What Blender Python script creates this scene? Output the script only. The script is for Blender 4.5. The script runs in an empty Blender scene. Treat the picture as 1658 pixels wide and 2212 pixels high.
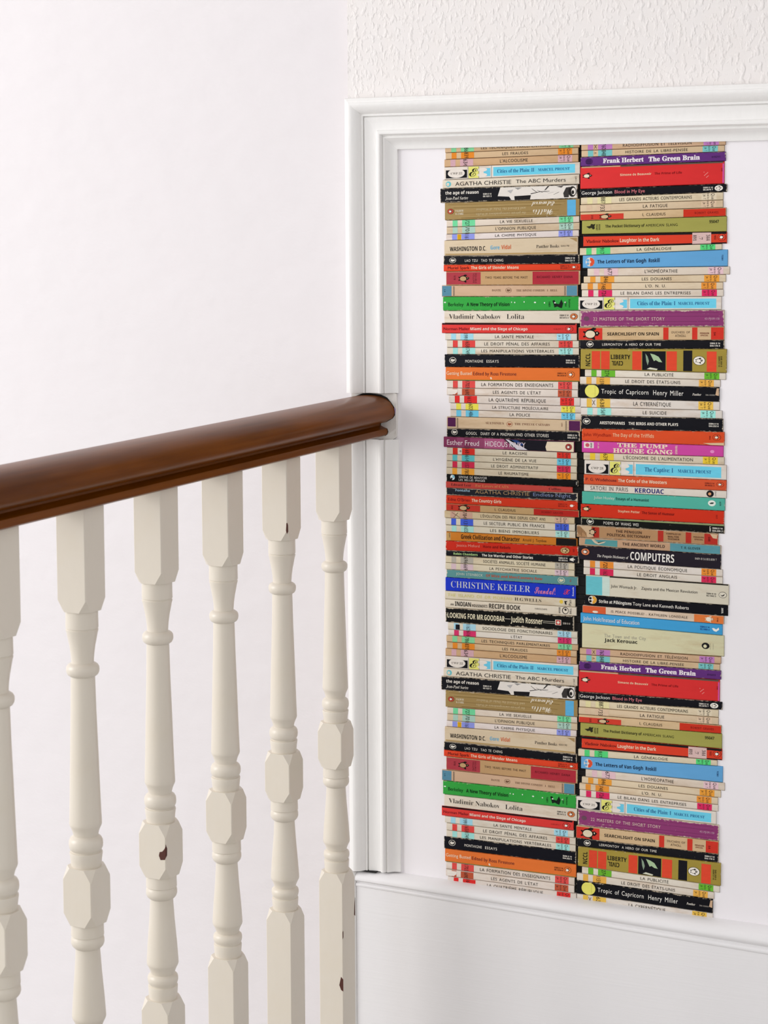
import bpy, math, random
from mathutils import Matrix, Vector

scene = bpy.context.scene
COL = scene.collection
random.seed(7)

# ------------------------------------------------------------------ camera
FRAME_W, FRAME_H = 1658.0, 2212.0
FOCAL_PX, PP_X, PP_Y = 4336.2, 738.72, 862.08
cam_data = bpy.data.cameras.new('camera')
cam_data.sensor_fit = 'HORIZONTAL'
cam_data.sensor_width = 36.0
cam_data.lens = 36.0 * FOCAL_PX / FRAME_W
cam_data.shift_x = (FRAME_W / 2 - PP_X) / FRAME_W
cam_data.shift_y = (PP_Y - FRAME_H / 2) / FRAME_W
cam_data.clip_start = 0.02
cam_data.dof.use_dof = True
cam_data.dof.focus_distance = 2.5
cam_data.dof.aperture_fstop = 23.0
camera = bpy.data.objects.new('camera', cam_data)
COL.objects.link(camera)
AX = ((0.9113998, -0.4105417, -0.0283878), (0.4114607, 0.9079034, 0.0800717), (-0.0070994, -0.0846578, 0.9963848))
camera.matrix_world = Matrix(((AX[0][0], AX[0][2], -AX[0][1], 0.0),
                              (AX[1][0], AX[1][2], -AX[1][1], -2.39115),
                              (AX[2][0], AX[2][2], -AX[2][1], 0.0),
                              (0, 0, 0, 1)))
scene.camera = camera

# ------------------------------------------------------------------ light
world = bpy.data.worlds.new('daylight')
scene.world = world
world.use_nodes = True
wb = world.node_tree.nodes['Background']
wb.inputs[0].default_value = (0.985, 0.99, 1.0, 1)
wb.inputs[1].default_value = 1.0

def area_light(name, loc, target, sx, sy, power, colour):
    d = bpy.data.lights.new(name, 'AREA')
    d.shape = 'RECTANGLE'; d.size = sx; d.size_y = sy; d.energy = power; d.color = colour
    o = bpy.data.objects.new(name, d); COL.objects.link(o)
    o.location = loc
    o.rotation_euler = (Vector(target) - Vector(loc)).to_track_quat('-Z', 'Y').to_euler()
    return o
area_light('stairwell_window_light', (-4.1, -2.1, 0.7), (-0.9, -0.2, -0.3), 1.7, 2.1, 74, (1.0, 0.985, 0.985))

vs = scene.view_settings
vs.view_transform = 'Standard'; vs.look = 'None'; vs.gamma = 1.0; vs.use_curve_mapping = False
vs.exposure = 0.09

# ------------------------------------------------------------------ materials
def lin(h):
    r = []
    for i in (0, 2, 4):
        c = int(h[i:i + 2], 16) / 255.0
        r.append(c / 12.92 if c <= 0.04045 else ((c + 0.055) / 1.055) ** 2.4)
    return (r[0], r[1], r[2], 1.0)

def base_mat(name, rough=0.6):
    m = bpy.data.materials.new(name); m.use_nodes = True
    nt = m.node_tree
    b = nt.nodes['Principled BSDF']
    b.inputs['Roughness'].default_value = rough
    return m, nt, b

def noise(nt, vec, scale, detail=3.0, rough=0.55, dims='3D'):
    n = nt.nodes.new('ShaderNodeTexNoise'); n.noise_dimensions = dims
    n.inputs['Scale'].default_value = scale; n.inputs['Detail'].default_value = detail; n.inputs['Roughness'].default_value = rough
    if vec is not None: nt.links.new(vec, n.inputs['Vector'])
    return n

def math_node(nt, op, a, b=None, c=None, clamp=False):
    n = nt.nodes.new('ShaderNodeMath'); n.operation = op; n.use_clamp = clamp
    for i, v in enumerate((a, b, c)):
        if v is None: continue
        if isinstance(v, (int, float)): n.inputs[i].default_value = v
        else: nt.links.new(v, n.inputs[i])
    return n.outputs[0]

def mix_col(nt, fac, a, b):
    n = nt.nodes.new('ShaderNodeMix'); n.data_type = 'RGBA'
    if isinstance(fac, (int, float)): n.inputs[0].default_value = fac
    else: nt.links.new(fac, n.inputs[0])
    for idx, v in ((6, a), (7, b)):
        if isinstance(v, tuple): n.inputs[idx].default_value = v
        else: nt.links.new(v, n.inputs[idx])
    return n.outputs[2]

def obj_coords(nt, scale=None):
    t = nt.nodes.new('ShaderNodeTexCoord')
    if scale is None: return t.outputs['Object']
    mp = nt.nodes.new('ShaderNodeMapping'); mp.inputs['Scale'].default_value = scale
    nt.links.new(t.outputs['Object'], mp.inputs['Vector'])
    return mp.outputs[0]

def bump(nt, b, height, strength, dist):
    n = nt.nodes.new('ShaderNodeBump'); n.inputs['Strength'].default_value = strength; n.inputs['Distance'].default_value = dist
    nt.links.new(height, n.inputs['Height']); nt.links.new(n.outputs[0], b.inputs['Normal'])

def paint_mat(name, col, rough, bscale=(90, 90, 90), bstr=0.25, bdist=0.0006, dirt=None, dirt_amt=0.0):
    m, nt, b = base_mat(name, rough)
    v = obj_coords(nt, bscale)
    n1 = noise(nt, v, 1.0, 4.0)
    c = mix_col(nt, n1.outputs[0], lin(col), tuple(min(1, x * 0.97) for x in lin(col)[:3]) + (1,))
    if dirt:
        n2 = noise(nt, obj_coords(nt), 9.0, 5.0, 0.65)
        f = math_node(nt, 'MULTIPLY', math_node(nt, 'SUBTRACT', n2.outputs[0], 0.5, clamp=True), dirt_amt * 4, clamp=True)
        c = mix_col(nt, f, c, lin(dirt))
    nt.links.new(c, b.inputs['Base Color'])
    bump(nt, b, n1.outputs[0], bstr, bdist)
    return m

M_PANEL = paint_mat('papered_wall_white', 'f3eff1', 0.75, (30, 30, 30), 0.12, 0.0008)
M_PLASTER = paint_mat('old_plaster_white', 'e6e1e2', 0.7, (18, 18, 26), 0.55, 0.003)
M_TRIM = paint_mat('gloss_white_paint', 'f1efec', 0.32, (110, 110, 45), 0.5, 0.0011)
M_BOARD = paint_mat('brushed_white_paint', 'f0eeee', 0.38, (12, 200, 420), 0.4, 0.0004)
M_BALUSTER = paint_mat('cream_gloss_paint', 'dcd3c4', 0.33, (130, 130, 50), 0.3, 0.0006, 'd8c9ab', 0.25)
M_FILLER = paint_mat('rough_filler', 'e4e0da', 0.7, (220, 220, 220), 0.6, 0.001, 'b9b3a6', 0.6)
M_ROOM = paint_mat('room_wall_paint', 'e6e5e6', 0.8)
M_STAIRS = paint_mat('stairwell_floor_paint', '8f8a86', 0.7)
M_FLOOR = paint_mat('pale_floor_paint', 'bdbbb9', 0.6)

def make_stipple():
    m, nt, b = base_mat('stippled_wall_paper', 0.7)
    n1 = noise(nt, obj_coords(nt, (170, 170, 100)), 1.0, 2.5, 0.5)
    n2 = noise(nt, obj_coords(nt, (45, 45, 30)), 1.0, 2.0, 0.5)
    h = math_node(nt, 'MULTIPLY', math_node(nt, 'SUBTRACT', n1.outputs[0], 0.5, clamp=True), 5.0, clamp=True)
    h = math_node(nt, 'ADD', h, math_node(nt, 'MULTIPLY', n2.outputs[0], 0.6))
    nt.links.new(mix_col(nt, n2.outputs[0], lin('ebe5e1'), lin('eae6e4')), b.inputs['Base Color'])
    bump(nt, b, h, 0.5, 0.0017)
    return m
M_STIPPLE = make_stipple()

def make_wood():
    m, nt, b = base_mat('varnished_handrail_wood', 0.28)
    g = noise(nt, obj_coords(nt, (160, 6, 160)), 1.0, 6.0, 0.6)
    g2 = noise(nt, obj_coords(nt, (20, 3.2, 20)), 1.0, 3.0, 0.6)
    c = mix_col(nt, g.outputs[0], lin('572903'), lin('824708'))
    f = math_node(nt, 'MULTIPLY', math_node(nt, 'SUBTRACT', g2.outputs[0], 0.5, clamp=True), 2.5, clamp=True)
    c = mix_col(nt, f, c, lin('3f1c02'))
    nt.links.new(c, b.inputs['Base Color'])
    b.inputs['Specular IOR Level'].default_value = 0.09; b.inputs['Coat Weight'].default_value = 0.0; b.inputs['Coat Roughness'].default_value = 0.3
    bump(nt, b, g.outputs[0], 0.15, 0.0004)
    return m
M_WOOD = make_wood()
def flat_mat(name, col, rough=0.6):
    m, nt, b = base_mat(name, rough); b.inputs['Base Color'].default_value = lin(col); return m
M_CHIP = flat_mat('bare_wood_chip', '4a1c0c', 0.7)
M_DARK = flat_mat('crevice_shade_and_grime', '0c0a09', 0.95)  # shade of narrow gaps put into the colour; grime only round the rail end
M_PAGES = flat_mat('book_pages', 'cdbb9a', 0.8)

_mats = {}
def cover_mat(col, wear):
    k = ('c', col, wear)
    if k in _mats: return _mats[k]
    m, nt, b = base_mat('spine_%s' % col, 0.5); b.inputs['Specular IOR Level'].default_value = 0.08
    uv = nt.nodes.new('ShaderNodeUVMap'); uv.uv_map = 'spine'
    sep = nt.nodes.new('ShaderNodeSeparateXYZ'); nt.links.new(uv.outputs[0], sep.inputs[0])
    oi = nt.nodes.new('ShaderNodeObjectInfo')
    w = math_node(nt, 'MULTIPLY', oi.outputs['Random'], 50.0)
    n1 = noise(nt, obj_coords(nt, (260, 260, 520)), 1.0, 4.0, 0.65, '4D'); nt.links.new(w, n1.inputs['W'])
    n2 = noise(nt, obj_coords(nt, (30, 60, 120)), 1.0, 3.0, 0.6, '4D'); nt.links.new(w, n2.inputs['W'])
    n3 = noise(nt, obj_coords(nt, (50, 400, 900)), 1.0, 3.0, 0.6, '4D'); nt.links.new(w, n3.inputs['W'])
    ev = math_node(nt, 'POWER', math_node(nt, 'MULTIPLY', math_node(nt, 'ABSOLUTE', math_node(nt, 'SUBTRACT', sep.outputs[1], 0.5)), 2.0), 7.0)
    eu = math_node(nt, 'POWER', math_node(nt, 'MULTIPLY', math_node(nt, 'ABSOLUTE', math_node(nt, 'SUBTRACT', sep.outputs[0], 0.5)), 2.0), 60.0)
    e = math_node(nt, 'MAXIMUM', ev, eu)
    s = math_node(nt, 'ADD', math_node(nt, 'MULTIPLY', e, 0.16 + 0.22 * wear), math_node(nt, 'MULTIPLY', n1.outputs[0], 0.75))
    s = math_node(nt, 'ADD', s, math_node(nt, 'MULTIPLY', n2.outputs[0], 0.35))
    s = math_node(nt, 'ADD', s, math_node(nt, 'MULTIPLY', n3.outputs[0], 0.18 * wear))
    mask = math_node(nt, 'MULTIPLY', math_node(nt, 'SUBTRACT', s, 0.85 - 0.14 * wear), 9.0, clamp=True)
    base = lin(col)
    lum = 0.3 * base[0] + 0.6 * base[1] + 0.1 * base[2]
    pale = lum > 0.42
    dark = tuple(x * (0.90 if pale else 0.86) for x in base[:3]) + (1,)
    c = mix_col(nt, n2.outputs[0], base, dark)
    if pale:
        n4 = noise(nt, obj_coords(nt, (14, 30, 60)), 1.0, 5.0, 0.7, '4D'); nt.links.new(w, n4.inputs['W'])
        stain = math_node(nt, 'MULTIPLY', math_node(nt, 'SUBTRACT', n4.outputs[0], 0.5, clamp=True), 2.2, clamp=True)
        c = mix_col(nt, stain, c, lin('b08a5a'))
        worn = lin('8a6840'); mask = math_node(nt, 'MULTIPLY', mask, 0.6)
    else:
        worn = lin('d9cbb4')
    c = mix_col(nt, mask, c, worn)
    nt.links.new(c, b.inputs['Base Color'])
    bump(nt, b, n3.outputs[0], 0.12 + 0.2 * wear, 0.0003)
    _mats[k] = m
    return m
def print_mat(col):
    k = ('p', col)
    if k in _mats: return _mats[k]
    m, nt, b = base_mat('print_%s' % col, 0.55); b.inputs['Specular IOR Level'].default_value = 0.08
    n2 = noise(nt, obj_coords(nt, (90, 90, 300)), 1.0, 3.0, 0.6)
    base = lin(col)
    c = mix_col(nt, n2.outputs[0], tuple(min(1.0, x * 1.06 + 0.004) for x in base[:3]) + (1,), tuple(x * 0.88 for x in base[:3]) + (1,))
    nt.links.new(c, b.inputs['Base Color'])
    _mats[k] = m
    return m

# ------------------------------------------------------------------ helpers
def mesh_obj(name, verts, faces, mat, parent=None, smooth=False, loc=None):
    me = bpy.data.meshes.new(name); me.from_pydata(verts, [], faces); me.update()
    if mat: me.materials.append(mat)
    if smooth:
        me.polygons.foreach_set('use_smooth', [True] * len(me.polygons))
        me.set_sharp_from_angle(angle=math.radians(smooth if smooth is not True else 35))
    o = bpy.data.objects.new(name, me); COL.objects.link(o)
    if parent: o.parent = parent
    if loc: o.location = loc
    return o
def structure(o):
    o['kind'] = 'structure'; return o
def tag(o, label, cat, group=None):
    o['label'] = label; o['category'] = cat
    if group: o['group'] = group
    return o
def empty(name, loc):
    o = bpy.data.objects.new(name, None); o.empty_display_size = 0.02; COL.objects.link(o); o.location = loc; return o
class MB:
    def __init__(s): s.v = []; s.f = []
    def quad(s, a, b, c, d):
        i = len(s.v); s.v += [a, b, c, d]; s.f.append((i, i + 1, i + 2, i + 3))
    def box(s, x0, x1, y0, y1, z0, z1):
        i = len(s.v)
        s.v += [(x, y, z) for z in (z0, z1) for y in (y0, y1) for x in (x0, x1)]
        s.f += [tuple(i + k for k in q) for q in ((0, 2, 3, 1), (4, 5, 7, 6), (0, 1, 5, 4), (2, 6, 7, 3), (0, 4, 6, 2), (1, 3, 7, 5))]
def sweep(rings, closed=True, caps=True):
    """rings: list of equal-length point lists"""
    v = [q for r in rings for q in r]; n = len(rings[0]); f = []
    for i in range(len(rings) - 1):
        for j in range(n if closed else n - 1):
            k = (j + 1) % n
            f.append((i * n + j, i * n + k, (i + 1) * n + k, (i + 1) * n + j))
    if caps:
        f.append(tuple(reversed(range(n)))); f.append(tuple(range((len(rings) - 1) * n, len(rings) * n)))
    return v, f

# ------------------------------------------------------------------ book data
PERIOD = 0.62864
# each book: label, spine colour, wear, (x left, x right, top left, top right, bottom left, bottom right in mm on the wall), printed items
LEFT_BOOKS = [
 ('tan paperback lettered LES TECHNIQUES PARLEMENTAIRES with green bands', 'd3b48e', 0.12, (-934.98, -757.87, 103.19, 104.51, 94.98, 97.67), [('B', 0.047, 0.085, 0.02, 0.98, '86d39b', 1), ('B', 0.12, 0.22, 0.02, 0.98, '86d39b', 1), ('R', '786', 'm', 0.146, 0.176, 0.03, 0.97, '2c2622', 2), ('T', 'LES TECHNIQUES PARLEMENTAIRES', 'g', 0.2737, 0.7924, 0.27, 0.7, '2b2723', 2), ('B', 0.853, 0.957, 0.02, 0.98, '86d39b', 1), ('R', 'Que', 'g', 0.921, 0.943, 0.08, 0.9, '332c28', 2), ('R', 'sais-', 'g', 0.893, 0.908, 0.06, 0.94, '332c28', 2), ('R', 'je ?', 'g', 0.866, 0.886, 0.2, 0.8, '332c28', 2)]),
 ('tan paperback lettered LES FRAUDES with orange bands', 'd6b892', 0.12, (-934.17, -759.36, 94.45, 97.11, 86.65, 89.49), [('B', 0.047, 0.085, 0.02, 0.98, 'e58b2c', 1), ('B', 0.12, 0.22, 0.02, 0.98, 'e58b2c', 1), ('R', '839', 'm', 0.146, 0.176, 0.03, 0.97, '2c2622', 2), ('T', 'LES FRAUDES', 'g', 0.4358, 0.6297, 0.27, 0.7, '2b2723', 2), ('B', 0.853, 0.957, 0.02, 0.98, 'e58b2c', 1), ('R', 'Que', 'g', 0.921, 0.943, 0.08, 0.9, '332c28', 2), ('R', 'sais-', 'g', 0.893, 0.908, 0.06, 0.94, '332c28', 2), ('R', 'je ?', 'g', 0.866, 0.886, 0.2, 0.8, '332c28', 2)]),
 ("tan paperback lettered L'ALCOOLISME with mauve bands", 'd0ab82', 0.12, (-936.02, -759.34, 86.08, 88.95, 76.96, 79.98), [('B', 0.047, 0.085, 0.02, 0.98, 'd3a9b0', 1), ('B', 0.12, 0.22, 0.02, 0.98, 'd3a9b0', 1), ('R', '634', 'm', 0.146, 0.176, 0.03, 0.97, '2c2622', 2), ('T', "L'ALCOOLISME", 'g', 0.4234, 0.6301, 0.27, 0.7, '2b2723', 2), ('B', 0.853, 0.957, 0.02, 0.98, 'd3a9b0', 1), ('R', 'Que', 'g', 0.921, 0.943, 0.08, 0.9, '332c28', 2), ('R', 'sais-', 'g', 0.893, 0.908, 0.06, 0.94, '332c28', 2), ('R', 'je ?', 'g', 0.866, 0.886, 0.2, 0.8, '332c28', 2)]),
 ('white paperback with wide sky blue title panel and CWP 22 oval', 'e9e0d5', 0.1, (-936.06, -757.01, 76.42, 79.48, 60.87, 65.05), [('B', 0.0132, 0.1736, 0.26, 0.92, '15151a', 1), ('E', 0.0924, 0.064, 0.53, 0.37, 'eae1d6', 2), ('T', 'CWP 22', 's', 0.0508, 0.1366, 0.46, 0.62, '6e655c', 3), ('B', 0.1792, 0.1812, 0.02, 0.98, '2a2a2c', 2), ('B', 0.2611, 0.263, 0.02, 0.98, '2a2a2c', 2), ('B', 0.3548, 0.3568, 0.02, 0.98, '2a2a2c', 2), ('B', 0.1842, 0.2601, 0.03, 0.97, 'e6e27a', 1), ('T', 'E', 'c', 0.1894, 0.2528, 0.18, 0.84, '1c1a18', 2), ('B', 0.2977, 0.3479, 0.2, 0.86, '6fcbe6', 1), ('E', 0.2871, 0.037, 0.32, 0.15, 'eae1d6', 2), ('E', 0.2871, 0.037, 0.74, 0.15, 'eae1d6', 2), ('B', 0.3696, 0.967, 0.14, 0.88, '6fcfe8', 1), ('T', 'Cities of the Plain: II', 's', 0.3993, 0.6713, 0.34, 0.64, '23588f', 2), ('T', 'MARCEL PROUST', 's', 0.6997, 0.9287, 0.4, 0.62, '23588f', 2)]),
 ('cream paperback with wide thin black capitals and small turquoise disc', 'e4d8c4', 0.1, (-938.29, -757.88, 60.28, 64.49, 50.01, 52.79), [('E', 0.0446, 0.0197, 0.52, 0.34, '6cc4cc', 1), ('E', 0.0413, 0.0105, 0.55, 0.2, 'e4d8c4', 2), ('T', 'AGATHA CHRISTIE', 'r', 0.0957, 0.5108, 0.3, 0.76, '35322f', 2), ('T', 'The ABC Murders', 'r', 0.5449, 0.9056, 0.3, 0.7, '35322f', 2), ('R', '2411', 'g', 0.9725, 0.9843, 0.2, 0.8, '35322f', 2)]),
 ('black paperback with white drawing on the right half of its spine', '17171c', 0.55, (-941.38, -760.14, 49.42, 52.22, 31.77, 35.03), [('T', 'the age of reason', 'b', 0.0379, 0.2863, 0.2, 0.43, 'efe9de', 2), ('T', 'Jean-Paul Sartre', 'si', 0.0379, 0.2078, 0.6, 0.82, 'e8e2d6', 2), ('T', 'ISBN 0 14', 'b', 0.319, 0.381, 0.42, 0.5319999999999999, 'e8e2d6', 2), ('T', '00.1521 3', 'b', 0.319, 0.381, 0.588, 0.7, 'e8e2d6', 2), ('P', [(0.4464, 0.05), (0.9954, 0.05), (0.9954, 0.95), (0.5477, 0.97), (0.5281, 0.97), (0.5098, 0.72), (0.4268, 0.66)], 'e6dfd6', 1), ('P', [(0.5477, 0.7), (0.6686, 0.66), (0.6621, 0.97), (0.551, 0.98)], '1a181a', 2), ('P', [(0.551, 0.1), (0.6033, 0.1), (0.5739, 0.25)], '9a9894', 2), ('P', [(0.4954, 0.3), (0.5412, 0.22), (0.5229, 0.5)], 'b9b6b4', 2), ('P', [(0.6719, 0.2), (0.7111, 0.5), (0.7176, 0.5), (0.6771, 0.2)], '4a4644', 2), ('P', [(0.7111, 0.32), (0.7503, 0.5), (0.7569, 0.5), (0.7163, 0.32)], '4a4644', 2), ('P', [(0.7503, 0.44), (0.7895, 0.5), (0.7961, 0.5), (0.7556, 0.44)], '4a4644', 2), ('P', [(0.7895, 0.56), (0.8288, 0.5), (0.8353, 0.5), (0.7948, 0.56)], '4a4644', 2), ('P', [(0.8288, 0.6799999999999999), (0.868, 0.5), (0.8745, 0.5), (0.834, 0.6799999999999999)], '4a4644', 2), ('P', [(0.6654, 0.55), (0.7307, 0.42), (0.8026, 0.4), (0.8026, 0.43), (0.7307, 0.46), (0.6693, 0.6)], '3c3836', 2), ('P', [(0.7895, 0.05), (0.8026, 0.05), (0.7765, 0.32), (0.7634, 0.36)], '3c3836', 2), ('P', [(0.8516, 0.1), (0.9039, 0.06), (0.8876, 0.2)], '55504c', 2), ('E', 0.966, 0.0275, 0.5, 0.38, '23201e', 2), ('E', 0.9739, 0.0157, 0.5, 0.26, 'e6dfd6', 3), ('E', 0.9693, 0.0092, 0.55, 0.14, '23201e', 4), ('P', [(0.9203, 0.2), (0.9497, 0.16), (0.9399, 0.9), (0.9072, 0.9), (0.9007, 0.6)], '3a3634', 2)]),
 ('gold paperback with upside-down white script and blue block at right end', 'a68b58', 0.35, (-935.35, -757.43, 31.34, 34.54, 9.69, 13.78), [('G', 0.0439, 0.0479, 0.5, 0.32, 'c8503c', '1a1612', 'f0e8dc', 0), ('B', 0.9122, 0.9747, 0.04, 0.98, '5fb0dc', 1), ('X', 'Edward', 'c', 0.6494, 0.8204, 0.1, 0.36, 'efe6d4', 2), ('X', 'Wallis', 'c', 0.6607, 0.8071, 0.56, 0.88, 'efe6d4', 2), ('X', 'the private correspondence of Wallis', 's', 0.2382, 0.6094, 0.66, 0.8, 'cbb78c', 2), ('X', 'and Edward the Duke of Windsor', 's', 0.2382, 0.6094, 0.38, 0.52, 'cbb78c', 2), ('X', 'ISBN 0 14', 'b', 0.0818, 0.1417, 0.6, 0.72, 'e5d9bd', 2), ('X', '00.9079 6', 'b', 0.0818, 0.1417, 0.42, 0.54, 'e5d9bd', 2), ('B', 0.0253, 0.9035, 0.1, 0.125, '8a713f', 1), ('B', 0.0452, 0.8869, 0.22, 0.245, 'b39a68', 1), ('B', 0.0652, 0.8703, 0.3, 0.325, '7f6637', 1), ('B', 0.0852, 0.8536, 0.62, 0.645, '8a7040', 1), ('B', 0.1051, 0.837, 0.83, 0.855, 'b09866', 1), ('B', 0.1251, 0.8204, 0.9, 0.925, '75592d', 1)]),
 ('cream paperback lettered LA VIE SEXUELLE with green bands', 'e4d6c5', 0.12, (-933.2, -757.96, 9.2, 13.23, 1.04, 5.74), [('B', 0.047, 0.085, 0.02, 0.98, '76dba0', 1), ('B', 0.12, 0.22, 0.02, 0.98, '76dba0', 1), ('R', '727', 'm', 0.146, 0.176, 0.03, 0.97, '2c2622', 2), ('T', 'LA VIE SEXUELLE', 'g', 0.4108, 0.6568, 0.27, 0.7, '2b2723', 2), ('B', 0.853, 0.957, 0.02, 0.98, '76dba0', 1), ('R', 'Que', 'g', 0.921, 0.943, 0.08, 0.9, '332c28', 2), ('R', 'sais-', 'g', 0.893, 0.908, 0.06, 0.94, '332c28', 2), ('R', 'je ?', 'g', 0.866, 0.886, 0.2, 0.8, '332c28', 2)]),
 ("beige paperback lettered L'OPINION PUBLIQUE with pale green bands", 'd9c4a6', 0.12, (-933.22, -757.71, 0.5, 5.21, -7.84, -3.32), [('B', 0.047, 0.085, 0.02, 0.98, 'aed0c0', 1), ('B', 0.12, 0.22, 0.02, 0.98, 'aed0c0', 1), ('R', '701', 'm', 0.146, 0.176, 0.03, 0.97, '2c2622', 2), ('T', "L'OPINION PUBLIQUE", 'g', 0.3758, 0.6802, 0.27, 0.7, '2b2723', 2), ('B', 0.853, 0.957, 0.02, 0.98, 'aed0c0', 1), ('R', 'Que', 'g', 0.921, 0.943, 0.08, 0.9, '332c28', 2), ('R', 'sais-', 'g', 0.893, 0.908, 0.06, 0.94, '332c28', 2), ('R', 'je ?', 'g', 0.866, 0.886, 0.2, 0.8, '332c28', 2)]),
 ('white paperback lettered LA CHIMIE PHYSIQUE with violet bands', 'e8dcd6', 0.12, (-933.98, -758.49, -8.4, -3.88, -15.76, -11.52), [('B', 0.047, 0.085, 0.02, 0.98, '929be6', 1), ('B', 0.12, 0.22, 0.02, 0.98, '929be6', 1), ('B', 0.088, 0.117, 0.06, 0.98, 'd9a51e', 1), ('R', '1161', 'm', 0.146, 0.176, 0.03, 0.97, '2c2622', 2), ('T', 'LA CHIMIE PHYSIQUE', 'g', 0.3774, 0.6874, 0.27, 0.7, '2b2723', 2), ('B', 0.853, 0.957, 0.02, 0.98, '929be6', 1), ('R', 'Que', 'g', 0.921, 0.943, 0.08, 0.9, '332c28', 2), ('R', 'sais-', 'g', 0.893, 0.908, 0.06, 0.94, '332c28', 2), ('R', 'je ?', 'g', 0.866, 0.886, 0.2, 0.8, '332c28', 2)]),
 ('thick buff paperback with bold black, blue and orange lettering', 'dcc9ab', 0.25, (-936.09, -759.36, -16.35, -12.09, -35.52, -33.76), [('T', 'WASHINGTON D.C.', 'b', 0.0423, 0.3188, 0.42, 0.7, '2e2a27', 2), ('T', 'Gore', 'b', 0.3523, 0.4215, 0.4, 0.64, '6fb4d6', 2), ('T', 'Vidal', 'b', 0.4349, 0.5067, 0.38, 0.63, 'd96b3c', 2), ('T', 'Panther Books', 's', 0.6966, 0.8644, 0.42, 0.6, '4c453d', 2), ('T', '025170', 'm', 0.8779, 0.9383, 0.46, 0.56, '4c453d', 2), ('B', 0.0087, 0.9953, 0.87, 0.95, 'b3945f', 1), ('P', [(0.9383, 0.06), (0.9953, 0.05), (0.9953, 0.3), (0.9651, 0.16)], 'a98a5c', 1)]),
 ('black paperback with white capitals and oval emblem, above the thin orange-red one', '17171c', 0.6, (-937.24, -757.81, -36.08, -34.28, -46.67, -45.18), [('C', 0.0694, 0.0516, 0.5, 0.62, 'e6e0d4', '161618'), ('T', 'LAO TZU', 'g', 0.162, 0.2579, 0.4, 0.7, 'ece6da', 2), ('T', 'TAO TE CHING', 'g', 0.2837, 0.4491, 0.4, 0.7, 'ece6da', 2), ('T', 'ISBN 0 14', 'b', 0.9021, 0.9716, 0.28, 0.47200000000000003, 'ece6da', 2), ('T', '044.131 X', 'b', 0.9021, 0.9716, 0.5680000000000001, 0.76, 'ece6da', 2)]),
 ('thin orange-red paperback between the black and the crimson-ended ones', 'e5492b', 0.15, (-937.27, -756.4, -47.21, -45.71, -55.15, -53.35), [('T', 'Muriel Spark', 'r', 0.0315, 0.1929, 0.24, 0.7, '4a1620', 2), ('T', 'The Girls of Slender Means', 'b', 0.206, 0.5577, 0.24, 0.7, 'f3dcc0', 2), ('T', 'ISBN 0 14', 'b', 0.8596, 0.9245, 0.2, 0.424, '7a2018', 2), ('T', '00.2426 3', 'b', 0.8596, 0.9245, 0.536, 0.76, '7a2018', 2), ('G', 0.9593, 0.0551, 0.5, 0.72, 'e5492b', '1a1612', 'f4ece0', 0)]),
 ('worn tan paperback with crimson blocks at both ends and a penguin', 'c9a274', 0.4, (-934.13, -756.59, -55.66, -53.89, -72.88, -71.42), [('B', 0.0027, 0.2634, 0.05, 0.95, 'b3404a', 1), ('B', 0.6524, 0.99, 0.05, 0.96, 'b02f3c', 1), ('R', '578', 'b', 0.0588, 0.0722, 0.3, 0.62, '6b1f28', 2), ('G', 0.1364, 0.0816, 0.52, 0.52, '', '1a1612', 'c9a274', 0), ('R', 'DOUBLE', 'g', 0.2213, 0.2326, 0.15, 0.85, '5d1c26', 2), ('R', 'VOLUME', 'g', 0.2045, 0.2159, 0.15, 0.85, '5d1c26', 2), ('T', 'TWO YEARS BEFORE THE MAST', 'g', 0.2981, 0.6156, 0.38, 0.54, '4b3527', 2), ('T', 'RICHARD HENRY DANA', 'g', 0.6845, 0.9479, 0.36, 0.52, '5c1620', 2)]),
 ('pinkish tan paperback with slate blue ends above the green one', 'd6b394', 0.2, (-939.93, -759.77, -73.46, -71.98, -87.37, -85.53), [('B', 0.002, 0.0733, 0.04, 0.96, '5b8fa6', 1), ('B', 0.9228, 0.9974, 0.04, 0.96, '5b8fa6', 1), ('T', 'DANTE', 's', 0.3769, 0.4429, 0.36, 0.54, '7a5a44', 2), ('C', 0.499, 0.0449, 0.45, 0.46, '7a5a44', 'd6b394'), ('T', 'THE DIVINE COMEDY . I . HELL', 's', 0.5564, 0.8568, 0.38, 0.56, '7a5a44', 2), ('R', 'L6', 'g', 0.0172, 0.0297, 0.35, 0.6, '27424f', 2), ('R', 'VVVVVVVV', 'b', 0.0845, 0.0964, 0.06, 0.94, '3a3f3f', 2), ('R', 'VVVVVVVV', 'b', 0.905, 0.9168, 0.06, 0.94, '3a3f3f', 2)]),
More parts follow.
